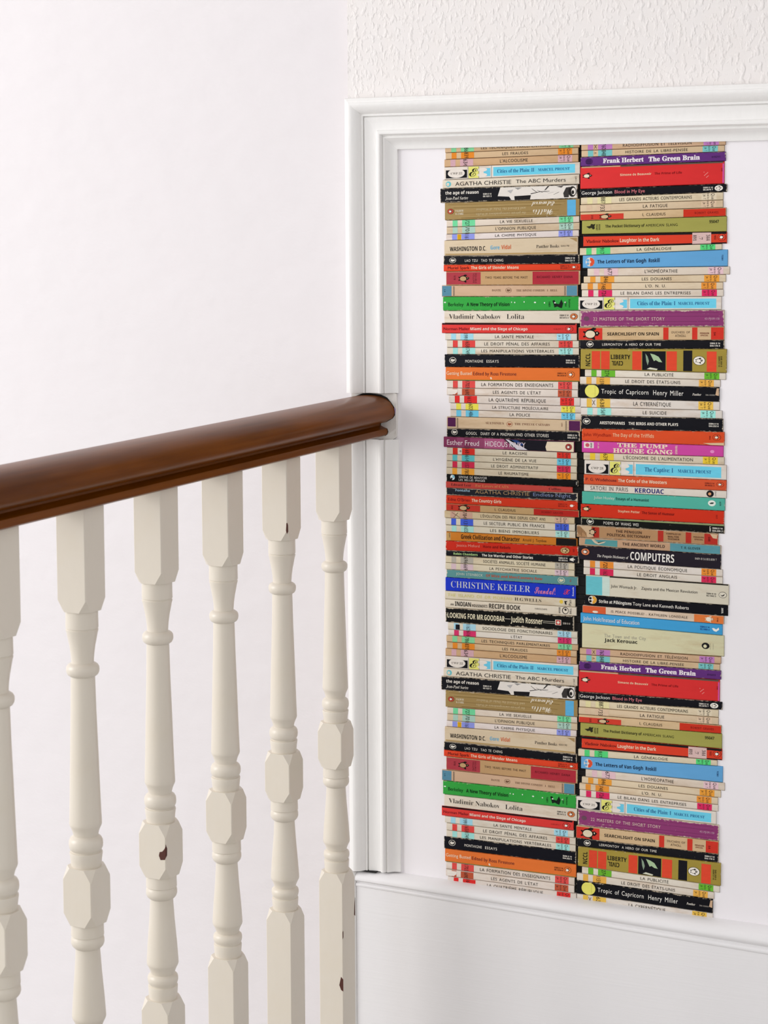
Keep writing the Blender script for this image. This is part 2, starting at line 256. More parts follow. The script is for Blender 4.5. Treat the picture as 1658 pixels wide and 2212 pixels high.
 ('bright green paperback with black lettering and white chips', '39a845', 0.35, (-938.14, -757.88, -87.89, -86.05, -105.3, -103.06), [('T', 'Berkeley', 'r', 0.0396, 0.155, 0.42, 0.68, '10301a', 2), ('T', 'A New Theory of Vision', 'b', 0.1788, 0.498, 0.42, 0.68, '0d2414', 2), ('R', '1481', 'b', 0.7836, 0.7968, 0.35, 0.75, '10301a', 2), ('R', 'Dutton', 'b', 0.9288, 0.9406, 0.2, 0.8, '10301a', 2), ('R', 'D54', 'b', 0.9024, 0.9142, 0.4, 0.72, '10301a', 2), ('P', [(0.8113, 0.3), (0.8265, 0.25), (0.8364, 0.5), (0.8595, 0.55), (0.876, 0.2), (0.8892, 0.5), (0.8793, 0.85), (0.8628, 0.8), (0.8463, 0.72), (0.8265, 0.8), (0.8199, 0.55)], '132016', 1), ('E', 0.6847, 0.0079, 0.42, 0.05, 'e6efe0', 2), ('E', 0.6055, 0.004, 0.38, 0.05, 'e6efe0', 2), ('E', 0.5363, 0.0046, 0.42, 0.05, 'e6efe0', 2), ('E', 0.754, 0.0046, 0.45, 0.05, 'e6efe0', 2), ('E', 0.8298, 0.0059, 0.45, 0.05, 'e6efe0', 2), ('E', 0.5132, 0.0033, 0.4, 0.05, 'e6efe0', 2), ('E', 0.9037, 0.0066, 0.42, 0.05, 'e6efe0', 2), ('E', 0.0152, 0.0079, 0.4, 0.05, 'e6efe0', 2)]),
 ('cream paperback with large black serif lettering below the green one', 'e9ddcb', 0.08, (-936.35, -756.44, -105.82, -103.58, -120.99, -119.24), [('T', 'Vladimir Nabokov', 'st', 0.035, 0.425, 0.27, 0.66, '2b2725', 2), ('T', 'Lolita', 'st', 0.4679, 0.5968, 0.27, 0.66, '2b2725', 2), ('T', 'ISBN 0 14', 'b', 0.8559, 0.9194, 0.3, 0.42799999999999994, '2b2725', 2), ('T', '00.5472 3', 'b', 0.8559, 0.9194, 0.492, 0.62, '2b2725', 2), ('G', 0.9584, 0.0555, 0.46, 0.5, 'd77a45', '1a1612', 'f0e8dc', 0)]),
 ('red paperback with dark top edge, sticking out to the left of its stack', 'e4413c', 0.18, (-940.07, -761.02, -121.57, -119.82, -134.01, -131.67), [('B', 0.002, 0.9933, 0.0, 0.14, '2a1418', 1), ('T', 'Norman Mailer', 'r', 0.0133, 0.2083, 0.42, 0.7, '5d1420', 2), ('T', 'Miami and the Siege of Chicago', 'b', 0.2176, 0.644, 0.42, 0.7, 'f6e6d6', 2), ('T', '14.00.2973 7', 'g', 0.835, 0.9042, 0.5, 0.64, '8a2420', 2), ('G', 0.9488, 0.0559, 0.55, 0.62, 'e4413c', '1a1612', 'f6ece2', 0)]),
 ('cream paperback lettered LA SANTÉ MENTALE with sky blue bands', 'e4dccd', 0.12, (-935.45, -760.41, -134.48, -132.2, -142.74, -140.66), [('B', 0.047, 0.085, 0.02, 0.98, 'a6dcec', 1), ('B', 0.12, 0.22, 0.02, 0.98, 'a6dcec', 1), ('R', '1991', 'm', 0.146, 0.176, 0.03, 0.97, '2c2622', 2), ('T', 'LA SANTÉ MENTALE', 'g', 0.3864, 0.6803, 0.27, 0.7, '2b2723', 2), ('B', 0.853, 0.957, 0.02, 0.98, 'a6dcec', 1), ('R', 'Que', 'g', 0.921, 0.943, 0.08, 0.9, '332c28', 2), ('R', 'sais-', 'g', 0.893, 0.908, 0.06, 0.94, '332c28', 2), ('R', 'je ?', 'g', 0.866, 0.886, 0.2, 0.8, '332c28', 2)]),
 ('cream paperback lettered LE DROIT PÉNAL DES AFFAIRES with red bands', 'e3d8c6', 0.12, (-933.03, -757.84, -143.25, -141.17, -152.2, -149.57), [('B', 0.047, 0.085, 0.02, 0.98, 'e34a45', 1), ('B', 0.12, 0.22, 0.02, 0.98, 'e34a45', 1), ('R', '1658', 'm', 0.146, 0.176, 0.03, 0.97, '2c2622', 2), ('T', 'LE DROIT PÉNAL DES AFFAIRES', 'g', 0.2908, 0.786, 0.27, 0.7, '2b2723', 2), ('B', 0.853, 0.957, 0.02, 0.98, 'e34a45', 1), ('R', 'Que', 'g', 0.921, 0.943, 0.08, 0.9, '332c28', 2), ('R', 'sais-', 'g', 0.893, 0.908, 0.06, 0.94, '332c28', 2), ('R', 'je ?', 'g', 0.866, 0.886, 0.2, 0.8, '332c28', 2)]),
 ('cream paperback lettered LES MANIPULATIONS VERTÉBRALES with aqua bands', 'e3d8c6', 0.12, (-933.05, -757.82, -152.74, -150.11, -160.96, -158.3), [('B', 0.047, 0.085, 0.02, 0.98, 'a4e3dc', 1), ('B', 0.12, 0.22, 0.02, 0.98, 'a4e3dc', 1), ('R', '1749', 'm', 0.146, 0.176, 0.03, 0.97, '2c2622', 2), ('T', 'LES MANIPULATIONS VERTÉBRALES', 'g', 0.2663, 0.8166, 0.27, 0.7, '2b2723', 2), ('B', 0.853, 0.957, 0.02, 0.98, 'a4e3dc', 1), ('R', 'Que', 'g', 0.921, 0.943, 0.08, 0.9, '332c28', 2), ('R', 'sais-', 'g', 0.893, 0.908, 0.06, 0.94, '332c28', 2), ('R', 'je ?', 'g', 0.866, 0.886, 0.2, 0.8, '332c28', 2)]),
 ('plain black paperback with small white capitals above the orange one', '15151d', 0.45, (-936.52, -757.2, -161.56, -158.83, -177.23, -174.6), [('C', 0.0625, 0.0532, 0.46, 0.5, 'e6e0d4', '161618'), ('T', 'MONTAIGNE', 'g', 0.1581, 0.2924, 0.42, 0.64, 'ece6da', 2), ('T', 'ESSAYS', 'g', 0.3176, 0.4086, 0.42, 0.64, 'ece6da', 2), ('T', 'ISBN 0 14', 'b', 0.9037, 0.9701, 0.36, 0.48, 'ece6da', 2), ('T', '044.083 6', 'b', 0.9037, 0.9701, 0.54, 0.66, 'ece6da', 2)]),
 ('bright orange paperback with cream and maroon lettering', 'ec7a38', 0.15, (-934.97, -756.8, -177.75, -175.13, -194.4, -191.6), [('T', 'Getting Busted', 'r', 0.008, 0.1993, 0.32, 0.58, 'f6e2c4', 2), ('T', 'Edited by Ross Firestone', 'r', 0.2107, 0.5365, 0.34, 0.6, '5a1a2c', 2), ('T', 'ISBN 0 14', 'b', 0.8395, 0.9043, 0.34, 0.45199999999999996, '4a2018', 2), ('T', '00.3534 6', 'b', 0.8395, 0.9043, 0.508, 0.62, '4a2018', 2), ('G', 0.9385, 0.0535, 0.48, 0.5, 'ec7a38', '1a1612', 'f6ece2', 0), ('P', [(0.3378, 0.75), (0.3478, 0.72), (0.3545, 0.88), (0.3425, 0.9)], 'f0dcc4', 1), ('B', 0.0033, 0.9967, 0.95, 1, '7d9a3c', 1)]),
 ('cream paperback lettered LA FORMATION DES ENSEIGNANTS with red bands', 'e8dcd0', 0.12, (-933.42, -758.85, -194.92, -192.17, -204.01, -201.96), [('B', 0.047, 0.085, 0.02, 0.98, 'e4504c', 1), ('B', 0.12, 0.22, 0.02, 0.98, 'e4504c', 1), ('R', '1703', 'm', 0.146, 0.176, 0.03, 0.97, '2c2622', 2), ('T', 'LA FORMATION DES ENSEIGNANTS', 'g', 0.2691, 0.8156, 0.27, 0.7, '2b2723', 2), ('B', 0.853, 0.957, 0.02, 0.98, 'e4504c', 1), ('R', 'Que', 'g', 0.921, 0.943, 0.08, 0.9, '332c28', 2), ('R', 'sais-', 'g', 0.893, 0.908, 0.06, 0.94, '332c28', 2), ('R', 'je ?', 'g', 0.866, 0.886, 0.2, 0.8, '332c28', 2)]),
 ("cream paperback lettered LES AGENTS DE L'ÉTAT with rust bands", 'e8dcd0', 0.12, (-933.45, -758.82, -204.55, -202.5, -213.12, -211.47), [('B', 0.047, 0.085, 0.02, 0.98, 'c0593c', 1), ('B', 0.12, 0.22, 0.02, 0.98, 'c0593c', 1), ('R', '1690', 'm', 0.146, 0.176, 0.03, 0.97, '2c2622', 2), ('T', "LES AGENTS DE L'ÉTAT", 'g', 0.36, 0.7254, 0.27, 0.7, '2b2723', 2), ('B', 0.853, 0.957, 0.02, 0.98, 'c0593c', 1), ('R', 'Que', 'g', 0.921, 0.943, 0.08, 0.9, '332c28', 2), ('R', 'sais-', 'g', 0.893, 0.908, 0.06, 0.94, '332c28', 2), ('R', 'je ?', 'g', 0.866, 0.886, 0.2, 0.8, '332c28', 2), ('P', [(0.0102, 0.1), (0.0881, 0.12), (0.0833, 0.6), (0.0628, 0.9), (0.0116, 0.85)], 'efe7dc', 2)]),
 ('white paperback lettered LA QUATRIÈME RÉPUBLIQUE with bright red bands', 'e4d9cf', 0.12, (-930.53, -755.89, -213.63, -211.99, -223.09, -222.24), [('B', 0.047, 0.085, 0.02, 0.98, 'e2322f', 1), ('B', 0.12, 0.22, 0.02, 0.98, 'e2322f', 1), ('R', '1613', 'm', 0.146, 0.176, 0.03, 0.97, '2c2622', 2), ('T', 'LA QUATRIÈME RÉPUBLIQUE', 'g', 0.3119, 0.7461, 0.27, 0.7, '2b2723', 2), ('B', 0.853, 0.957, 0.02, 0.98, 'e2322f', 1), ('R', 'Que', 'g', 0.921, 0.943, 0.08, 0.9, '332c28', 2), ('R', 'sais-', 'g', 0.893, 0.908, 0.06, 0.94, '332c28', 2), ('R', 'je ?', 'g', 0.866, 0.886, 0.2, 0.8, '332c28', 2)]),
 ('cream paperback lettered LA STRUCTURE MOLÉCULAIRE with yellow bands', 'e4d9cf', 0.12, (-928.71, -754.7, -223.62, -222.77, -231.74, -230.88), [('B', 0.047, 0.085, 0.02, 0.98, 'ece157', 1), ('B', 0.12, 0.22, 0.02, 0.98, 'ece157', 1), ('R', '602', 'm', 0.146, 0.176, 0.03, 0.97, '2c2622', 2), ('T', 'LA STRUCTURE MOLÉCULAIRE', 'g', 0.3288, 0.7555, 0.27, 0.7, '2b2723', 2), ('B', 0.853, 0.957, 0.02, 0.98, 'ece157', 1), ('R', 'Que', 'g', 0.921, 0.943, 0.08, 0.9, '332c28', 2), ('R', 'sais-', 'g', 0.893, 0.908, 0.06, 0.94, '332c28', 2), ('R', 'je ?', 'g', 0.866, 0.886, 0.2, 0.8, '332c28', 2)]),
 ('cream paperback lettered LA POLICE with blue bands', 'e4d9cc', 0.12, (-928.74, -754.67, -232.28, -231.42, -240.71, -239.82), [('B', 0.047, 0.085, 0.02, 0.98, '71c9e6', 1), ('B', 0.12, 0.22, 0.02, 0.98, '71c9e6', 1), ('R', '1486', 'm', 0.146, 0.176, 0.03, 0.97, '2c2622', 2), ('T', 'LA POLICE', 'g', 0.461, 0.6164, 0.27, 0.7, '2b2723', 2), ('B', 0.853, 0.957, 0.02, 0.98, '71c9e6', 1), ('R', 'Que', 'g', 0.921, 0.943, 0.08, 0.9, '332c28', 2), ('R', 'sais-', 'g', 0.893, 0.908, 0.06, 0.94, '332c28', 2), ('R', 'je ?', 'g', 0.866, 0.886, 0.2, 0.8, '332c28', 2)]),
 ('tan paperback with dark purple blocks at both ends', 'dcc2a0', 0.25, (-933.31, -754.64, -241.27, -240.36, -255.88, -253.93), [('B', 0.0067, 0.0681, 0.05, 0.85, '56224f', 1), ('B', 0.9138, 0.9953, 0.05, 0.95, '56224f', 1), ('T', 'SUETONIUS', 's', 0.2973, 0.4329, 0.36, 0.55, '7d4f3c', 2), ('C', 0.4756, 0.0454, 0.5, 0.48, 'a0583c', 'dcc2a0'), ('T', 'THE TWELVE CAESARS', 's', 0.513, 0.7735, 0.38, 0.57, '7d4f3c', 2), ('R', 'XXXXXXX', 'b', 0.0768, 0.0875, 0.06, 0.94, '4c423c', 2), ('R', 'XXXXXXX', 'b', 0.8884, 0.8991, 0.06, 0.94, '4c423c', 2), ('R', 'L84', 's', 0.8584, 0.8677, 0.25, 0.6, '7d4f3c', 2)]),
 ('black paperback with one long line of white capitals above the purple-pink one', '17171c', 0.6, (-933.6, -756.34, -256.43, -254.49, -266.74, -266.43), [('C', 0.06, 0.0485, 0.42, 0.7, 'e6e0d4', '161618'), ('T', 'GOGOL', 'g', 0.1482, 0.2338, 0.34, 0.68, 'ece6da', 2), ('T', 'DIARY OF A MADMAN AND OTHER STORIES', 'g', 0.2621, 0.7729, 0.34, 0.68, 'ece6da', 2), ('T', 'ISBN 0 14', 'b', 0.9124, 0.9818, 0.3, 0.47600000000000003, 'ece6da', 2), ('T', '044.273 1', 'b', 0.9124, 0.9818, 0.5640000000000001, 0.74, 'ece6da', 2)]),
 ('purple-pink paperback with a dark photograph and cream block at right', '9a4a6e', 0.12, (-937.94, -763.5, -267.29, -266.98, -280.3, -280.69), [('B', 0.0, 0.1043, 0.02, 0.98, '8a3a5e', 1), ('B', 0.1592, 0.2073, 0.02, 0.98, '823756', 1), ('B', 0.3171, 0.4681, 0.02, 0.98, 'b35c84', 1), ('P', [(0.4681, 0.0), (1.0, 0.02), (1.0, 0.98), (0.5642, 0.98), (0.5161, 0.5)], '17161f', 1), ('P', [(0.4818, 0.02), (0.523, 0.05), (0.65, 0.95), (0.571, 0.97)], 'd9d4dc', 2), ('P', [(0.5024, 0.05), (0.571, 0.06), (0.6259, 0.5), (0.5848, 0.6)], '27407a', 2), ('P', [(0.7989, 0.1), (0.9979, 0.06), (0.9979, 0.96), (0.7941, 0.96), (0.7859, 0.6)], 'e9d9bb', 2), ('G', 0.9602, 0.0494, 0.52, 0.6, 'b5423c', '2a1a18', 'f0e8dc', 0), ('T', 'Esther Freud', 'r', 0.0268, 0.2773, 0.27, 0.76, 'f0dfe4', 3), ('T', 'HIDEOUS KINKY', 'r', 0.324, 0.6342, 0.27, 0.76, 'f0dfe4', 4)]),
 ('cream paperback lettered LE RACISME with scarlet bands', 'e0d4bd', 0.12, (-933.66, -760.33, -280.85, -281.24, -289.56, -288.52), [('B', 0.047, 0.085, 0.02, 0.98, 'dd3428', 1), ('B', 0.12, 0.22, 0.02, 0.98, 'dd3428', 1), ('B', 0.088, 0.117, 0.06, 0.98, 'e8e0d2', 1), ('R', '1681', 'm', 0.146, 0.176, 0.03, 0.97, '2c2622', 2), ('T', 'LE RACISME', 'g', 0.4382, 0.6259, 0.27, 0.7, '2b2723', 2), ('B', 0.853, 0.957, 0.02, 0.98, 'dd3428', 1), ('R', 'Que', 'g', 0.921, 0.943, 0.08, 0.9, '332c28', 2), ('R', 'sais-', 'g', 0.893, 0.908, 0.06, 0.94, '332c28', 2), ('R', 'je ?', 'g', 0.866, 0.886, 0.2, 0.8, '332c28', 2), ('T', '+', 'g', 0.0973, 0.118, 0.25, 0.75, '4a423a', 2)]),
 ("cream paperback lettered L'HYGIÈNE DE LA VUE with turquoise bands", 'ded2ba', 0.12, (-934.06, -759.96, -290.1, -289.06, -297.8, -297.6), [('B', 0.047, 0.085, 0.02, 0.98, '63c3c6', 1), ('B', 0.12, 0.22, 0.02, 0.98, '63c3c6', 1), ('R', '614', 'm', 0.146, 0.176, 0.03, 0.97, '2c2622', 2), ('T', "L'HYGIÈNE DE LA VUE", 'g', 0.3643, 0.6955, 0.27, 0.7, '2b2723', 2), ('B', 0.853, 0.957, 0.02, 0.98, '6cc6e2', 1), ('R', 'Que', 'g', 0.921, 0.943, 0.08, 0.9, '332c28', 2), ('R', 'sais-', 'g', 0.893, 0.908, 0.06, 0.94, '332c28', 2), ('R', 'je ?', 'g', 0.866, 0.886, 0.2, 0.8, '332c28', 2)]),
 ('cream paperback lettered LE DROIT ADMINISTRATIF with crimson bands', 'ded2ba', 0.12, (-934.08, -760.28, -298.34, -298.14, -306.36, -306.37), [('B', 0.047, 0.085, 0.02, 0.98, 'd42e50', 1), ('B', 0.12, 0.22, 0.02, 0.98, 'd42e50', 1), ('R', '1152', 'm', 0.146, 0.176, 0.03, 0.97, '2c2622', 2), ('T', 'LE DROIT ADMINISTRATIF', 'g', 0.3512, 0.7114, 0.27, 0.7, '2b2723', 2), ('B', 0.853, 0.957, 0.02, 0.98, 'd42e50', 1), ('R', 'Que', 'g', 0.921, 0.943, 0.08, 0.9, '332c28', 2), ('R', 'sais-', 'g', 0.893, 0.908, 0.06, 0.94, '332c28', 2), ('R', 'je ?', 'g', 0.866, 0.886, 0.2, 0.8, '332c28', 2)]),
 ('cream paperback lettered LE RHUMATISME with amber bands', 'ddd0b6', 0.12, (-934.35, -760.25, -306.9, -306.91, -315.27, -315.15), [('B', 0.047, 0.085, 0.02, 0.98, 'efa63c', 1), ('B', 0.12, 0.22, 0.02, 0.98, 'efa63c', 1), ('R', '780', 'm', 0.146, 0.176, 0.03, 0.97, '2c2622', 2), ('T', 'LE RHUMATISME', 'g', 0.4085, 0.6389, 0.27, 0.7, '2b2723', 2), ('B', 0.853, 0.957, 0.02, 0.98, 'ef8f22', 1), ('R', 'Que', 'g', 0.921, 0.943, 0.08, 0.9, '332c28', 2), ('R', 'sais-', 'g', 0.893, 0.908, 0.06, 0.94, '332c28', 2), ('R', 'je ?', 'g', 0.866, 0.886, 0.2, 0.8, '332c28', 2)]),
 ('thin black paperback with white two-line capitals and round white emblem', '131314', 0.4, (-934.13, -758.13, -315.81, -315.69, -324.42, -323.86), [('E', 0.0476, 0.0177, 0.4, 0.4, 'dfe9ea', 1), ('P', [(0.0476, 0.02), (0.0639, 0.2), (0.0639, 0.45), (0.0476, 0.45)], '7cc0d6', 2), ('E', 0.0408, 0.0068, 0.6, 0.16, '131314', 2), ('T', 'SIMONE DE BEAUVOIR', 'g', 0.0966, 0.3143, 0.12, 0.44, 'e6e2da', 2), ('T', 'LES BELLES IMAGES', 'g', 0.0966, 0.2993, 0.56, 0.86, 'e6e2da', 2), ('R', 'FONT', 'b', 0.985, 0.9932, 0.2, 0.7, 'c8c2b6', 2)]),
 ('thin dull red paperback with black and gold serif lettering', 'c74a41', 0.25, (-934.9, -765.45, -324.96, -324.42, -332.77, -331.48), [('T', 'Edward Lear', 'st', 0.041, 0.2038, 0.25, 0.66, '3c1a1e', 2), ('T', 'For Lovers of CATS', 'st', 0.2378, 0.5011, 0.25, 0.68, 'd99a5c', 2), ('T', 'Collins', 'st', 0.8181, 0.9122, 0.25, 0.68, '3c1a1e', 2)]),
 ('thin navy paperback, heavily creased, with gold lettering', '23242c', 0.85, (-934.92, -759.02, -333.31, -331.97, -342.33, -341.77), [('T', 'Fontana', 'b', 0.0736, 0.1846, 0.1, 0.42, '9fc0d4', 2), ('T', 'AGATHA CHRISTIE', 'r', 0.2255, 0.641, 0.12, 0.6, 'a98a62', 2), ('T', 'Endless Night', 'r', 0.6696, 0.951, 0.15, 0.6, '7a86a8', 2)]),
 ('thin scarlet paperback with a small white bird mark at right end', 'd93c22', 0.3, (-934.95, -758.98, -342.87, -342.31, -353.12, -353.38), [('T', "Edna O'Brien", 'r', 0.0163, 0.1866, 0.28, 0.66, '7a1420', 2), ('T', 'The Country Girls', 'b', 0.1996, 0.4278, 0.28, 0.66, 'f3dcc0', 2), ('T', 'ISBN 0 14', 'b', 0.8569, 0.9237, 0.3, 0.46, '8a2018', 2), ('T', '00.2161 4', 'b', 0.8569, 0.9237, 0.54, 0.7, '8a2018', 2), ('G', 0.9612, 0.0436, 0.5, 0.44, '', 'd93c22', 'f4ece0', 0)]),
 ('lower half-tan paperback with red ends and a sideways penguin, left stack', 'c8a574', 0.4, (-935.23, -757.2, -353.66, -353.93, -362.45, -362.34), [('B', 0.004, 0.2626, 0.05, 0.95, 'c5392c', 1), ('B', 0.6673, 0.9973, 0.05, 0.96, 'b8281f', 1), ('G', 0.1401, 0.0909, 0.5, 0.95, '', '1a1612', 'cfae80', 0), ('T', 'I, CLAUDIUS', 'g', 0.3737, 0.5306, 0.3, 0.66, '2b211a', 2), ('T', 'ROBERT GRAVES', 'g', 0.7259, 0.8842, 0.35, 0.62, '6a1512', 2), ('R', '318', 'b', 0.0404, 0.0539, 0.25, 0.75, '6a1512', 2)]),
 ("beige paperback lettered L'ÉVOLUTION DES PRIX DEPUIS CENT ANS with dull pink bands", 'd9c5a0', 0.12, (-936.98, -762.89, -363.0, -362.89, -371.76, -370.73), [('B', 0.047, 0.085, 0.02, 0.98, 'cfa892', 1), ('B', 0.12, 0.22, 0.02, 0.98, 'cfa892', 1), ('R', '784', 'm', 0.146, 0.176, 0.03, 0.97, '2c2622', 2), ('T', "L'ÉVOLUTION DES PRIX DEPUIS CENT ANS", 'g', 0.2841, 0.7828, 0.27, 0.7, '2b2723', 2), ('B', 0.853, 0.957, 0.02, 0.98, 'd6b196', 1), ('R', 'Que', 'g', 0.921, 0.943, 0.08, 0.9, '332c28', 2), ('R', 'sais-', 'g', 0.893, 0.908, 0.06, 0.94, '332c28', 2), ('R', 'je ?', 'g', 0.866, 0.886, 0.2, 0.8, '332c28', 2), ('P', [(0.0566, 0.2), (0.0607, 0.15), (0.1221, 0.85), (0.1179, 0.9)], '8a6a58', 2), ('P', [(0.1048, 0.15), (0.109, 0.2), (0.0738, 0.95), (0.069, 0.95)], '8a6a58', 3)]),
 ('cream paperback lettered LE SECTEUR PUBLIC EN FRANCE with royal blue bands', 'e0d6c2', 0.12, (-935.9, -762.4, -372.3, -371.26, -381.01, -379.85), [('B', 0.047, 0.085, 0.02, 0.98, '4763d8', 1), ('B', 0.12, 0.22, 0.02, 0.98, '4763d8', 1), ('R', '1131', 'm', 0.146, 0.176, 0.03, 0.97, '2c2622', 2), ('T', 'LE SECTEUR PUBLIC EN FRANCE', 'g', 0.3031, 0.7737, 0.27, 0.7, '2b2723', 2), ('B', 0.853, 0.957, 0.02, 0.98, '4763d8', 1), ('R', 'Que', 'g', 0.921, 0.943, 0.08, 0.9, '332c28', 2), ('R', 'sais-', 'g', 0.893, 0.908, 0.06, 0.94, '332c28', 2), ('R', 'je ?', 'g', 0.866, 0.886, 0.2, 0.8, '332c28', 2)]),
 ('cream paperback lettered LES BIENS IMMOBILIERS with pale mint bands', 'dfd5be', 0.12, (-935.31, -761.79, -381.55, -380.39, -389.63, -388.92), [('B', 0.047, 0.085, 0.02, 0.98, 'abe0d6', 1), ('B', 0.12, 0.22, 0.02, 0.98, 'abe0d6', 1), ('R', '1655', 'm', 0.146, 0.176, 0.03, 0.97, '2c2622', 2), ('T', 'LES BIENS IMMOBILIERS', 'g', 0.3502, 0.7266, 0.27, 0.7, '2b2723', 2), ('B', 0.853, 0.957, 0.02, 0.98, 'abe0d6', 1), ('R', 'Que', 'g', 0.921, 0.943, 0.08, 0.9, '332c28', 2), ('R', 'sais-', 'g', 0.893, 0.908, 0.06, 0.94, '332c28', 2), ('R', 'je ?', 'g', 0.866, 0.886, 0.2, 0.8, '332c28', 2)]),
 ('ochre paperback with condensed black lettering and black right end', 'd2812d', 0.25, (-934.6, -759.08, -390.17, -389.45, -401.44, -398.59), [('B', 0.844, 0.9966, 0.03, 0.97, '161412', 1), ('T', 'Greek Civilization and Character', 'b', 0.1163, 0.5691, 0.2, 0.72, '241a12', 2), ('T', 'Arnold J. Toynbee', 'g', 0.5917, 0.7709, 0.3, 0.66, '3c2814', 2), ('B', 0.0014, 0.0356, 0.08, 0.95, 'c9a065', 1), ('R', 'A9M', 'g', 0.0205, 0.0315, 0.1, 0.6, '3c2814', 2)]),
 ('red paperback with a cream oval penguin emblem near its right end', 'cf2f1e', 0.45, (-935.62, -757.88, -401.99, -399.11, -414.15, -410.8), [('T', 'Jessica Mitford', 'r', 0.0831, 0.2615, 0.28, 0.55, 'e39a86', 2), ('T', 'Hons and Rebels', 'b', 0.2885, 0.4966, 0.3, 0.58, '7a120e', 2), ('G', 0.9041, 0.0716, 0.48, 0.7, 'c9a36c', '1a1612', 'd8bd8c', 0), ('R', '825', 'b', 0.9628, 0.973, 0.3, 0.6, '7a120e', 2)]),
 ('thin black paperback with green and white lettering', '17171c', 0.6, (-935.16, -757.03, -414.68, -411.32, -421.14, -420.16), [('T', 'Robin Chambers', 'b', 0.0593, 0.2448, 0.3, 0.72, 'b9d993', 2), ('T', 'The Ice Warrior and Other Stories', 'b', 0.2771, 0.6635, 0.3, 0.74, 'efe9de', 2), ('T', 'ISBN 0 14', 'b', 0.8537, 0.9191, 0.24, 0.464, 'ece6da', 2), ('T', '03.1013 6', 'b', 0.8537, 0.9191, 0.5760000000000001, 0.8, 'ece6da', 2), ('G', 0.9548, 0.0418, 0.5, 0.5, '', 'd9d2c6', 'f0e8dc', 0)]),
 ('cream paperback lettered SOCIÉTÉS ANIMALES, SOCIÉTÉ HUMAINE with grey bands', 'dfd2b4', 0.12, (-935.92, -762.85, -421.69, -420.73, -430.2, -429.26), [('B', 0.047, 0.085, 0.02, 0.98, 'b7b0a2', 1), ('B', 0.12, 0.22, 0.02, 0.98, 'b7b0a2', 1), ('R', '696', 'm', 0.146, 0.176, 0.03, 0.97, '2c2622', 2), ('T', 'SOCIÉTÉS ANIMALES, SOCIÉTÉ HUMAINE', 'g', 0.2988, 0.7811, 0.27, 0.7, '2b2723', 2), ('B', 0.853, 0.957, 0.02, 0.98, 'b7b0a2', 1), ('R', 'Que', 'g', 0.921, 0.943, 0.08, 0.9, '332c28', 2), ('R', 'sais-', 'g', 0.893, 0.908, 0.06, 0.94, '332c28', 2), ('R', 'je ?', 'g', 0.866, 0.886, 0.2, 0.8, '332c28', 2)]),
 ('cream paperback lettered LA PSYCHIATRIE SOCIALE with pale pink bands', 'dfd3b8', 0.12, (-935.95, -762.82, -430.74, -429.8, -438.86, -437.35), [('B', 0.047, 0.085, 0.02, 0.98, 'd9bfc6', 1), ('B', 0.12, 0.22, 0.02, 0.98, 'd9bfc6', 1), ('R', '669', 'm', 0.146, 0.176, 0.03, 0.97, '2c2622', 2), ('T', 'LA PSYCHIATRIE SOCIALE', 'g', 0.3489, 0.7158, 0.27, 0.7, '2b2723', 2), ('B', 0.853, 0.957, 0.02, 0.98, 'd9bfc6', 1), ('R', 'Que', 'g', 0.921, 0.943, 0.08, 0.9, '332c28', 2), ('R', 'sais-', 'g', 0.893, 0.908, 0.06, 0.94, '332c28', 2), ('R', 'je ?', 'g', 0.866, 0.886, 0.2, 0.8, '332c28', 2)]),
 ('worn teal paperback with faded red lettering', '5f9696', 0.5, (-934.74, -758.12, -439.39, -437.85, -449.26, -448.62), [('T', 'JOHN STEINBECK', 'g', 0.0762, 0.2825, 0.32, 0.62, 'd5dccb', 2), ('T', 'Of Mice and Men/Cannery Row', 'b', 0.3077, 0.7366, 0.3, 0.62, 'b8553c', 2), ('C', 0.8775, 0.0531, 0.48, 0.72, 'd9d2b0', '5f9696'), ('R', '716', 'b', 0.9408, 0.9517, 0.3, 0.6, 'a2433a', 2)]),
 ('royal blue paperback with large silver serif capitals', '1f39c6', 0.25, (-936.14, -761.0, -449.8, -449.17, -466.98, -465.52), [('T', 'CHRISTINE KEELER', 'st', 0.0433, 0.6584, 0.24, 0.72, 'c8ccd6', 2), ('T', 'Scandal!', 'c', 0.6907, 0.8474, 0.28, 0.78, 'ef8aa0', 2), ('T', 'X', 'c', 0.9093, 0.9588, 0.3, 0.72, 'e04058', 2), ('V', 'Xanadu', 'sb', 0.9746, 0.9869, 0.1, 0.85, 'e6e6ee', 2)]),
 ('cream paperback with faint yellow capitals', 'e0d5bd', 0.12, (-936.68, -761.55, -467.52, -466.06, -477.58, -475.89), [('T', 'THE ISLAND OF DR MOREAU', 'g', 0.022, 0.522, 0.26, 0.64, 'd8cf7a', 2), ('T', 'H.G.WELLS', 'st', 0.5433, 0.7462, 0.26, 0.66, '35302b', 2), ('E', 0.8975, 0.0138, 0.42, 0.26, 'e3c34c', 1), ('P', [(0.9195, 0.3), (0.9436, 0.3), (0.9333, 0.5), (0.9402, 0.75), (0.9264, 0.75)], '2a2522', 1), ('V', 'Pan', 'r', 0.9539, 0.9732, 0.12, 0.85, '35302b', 2)]),
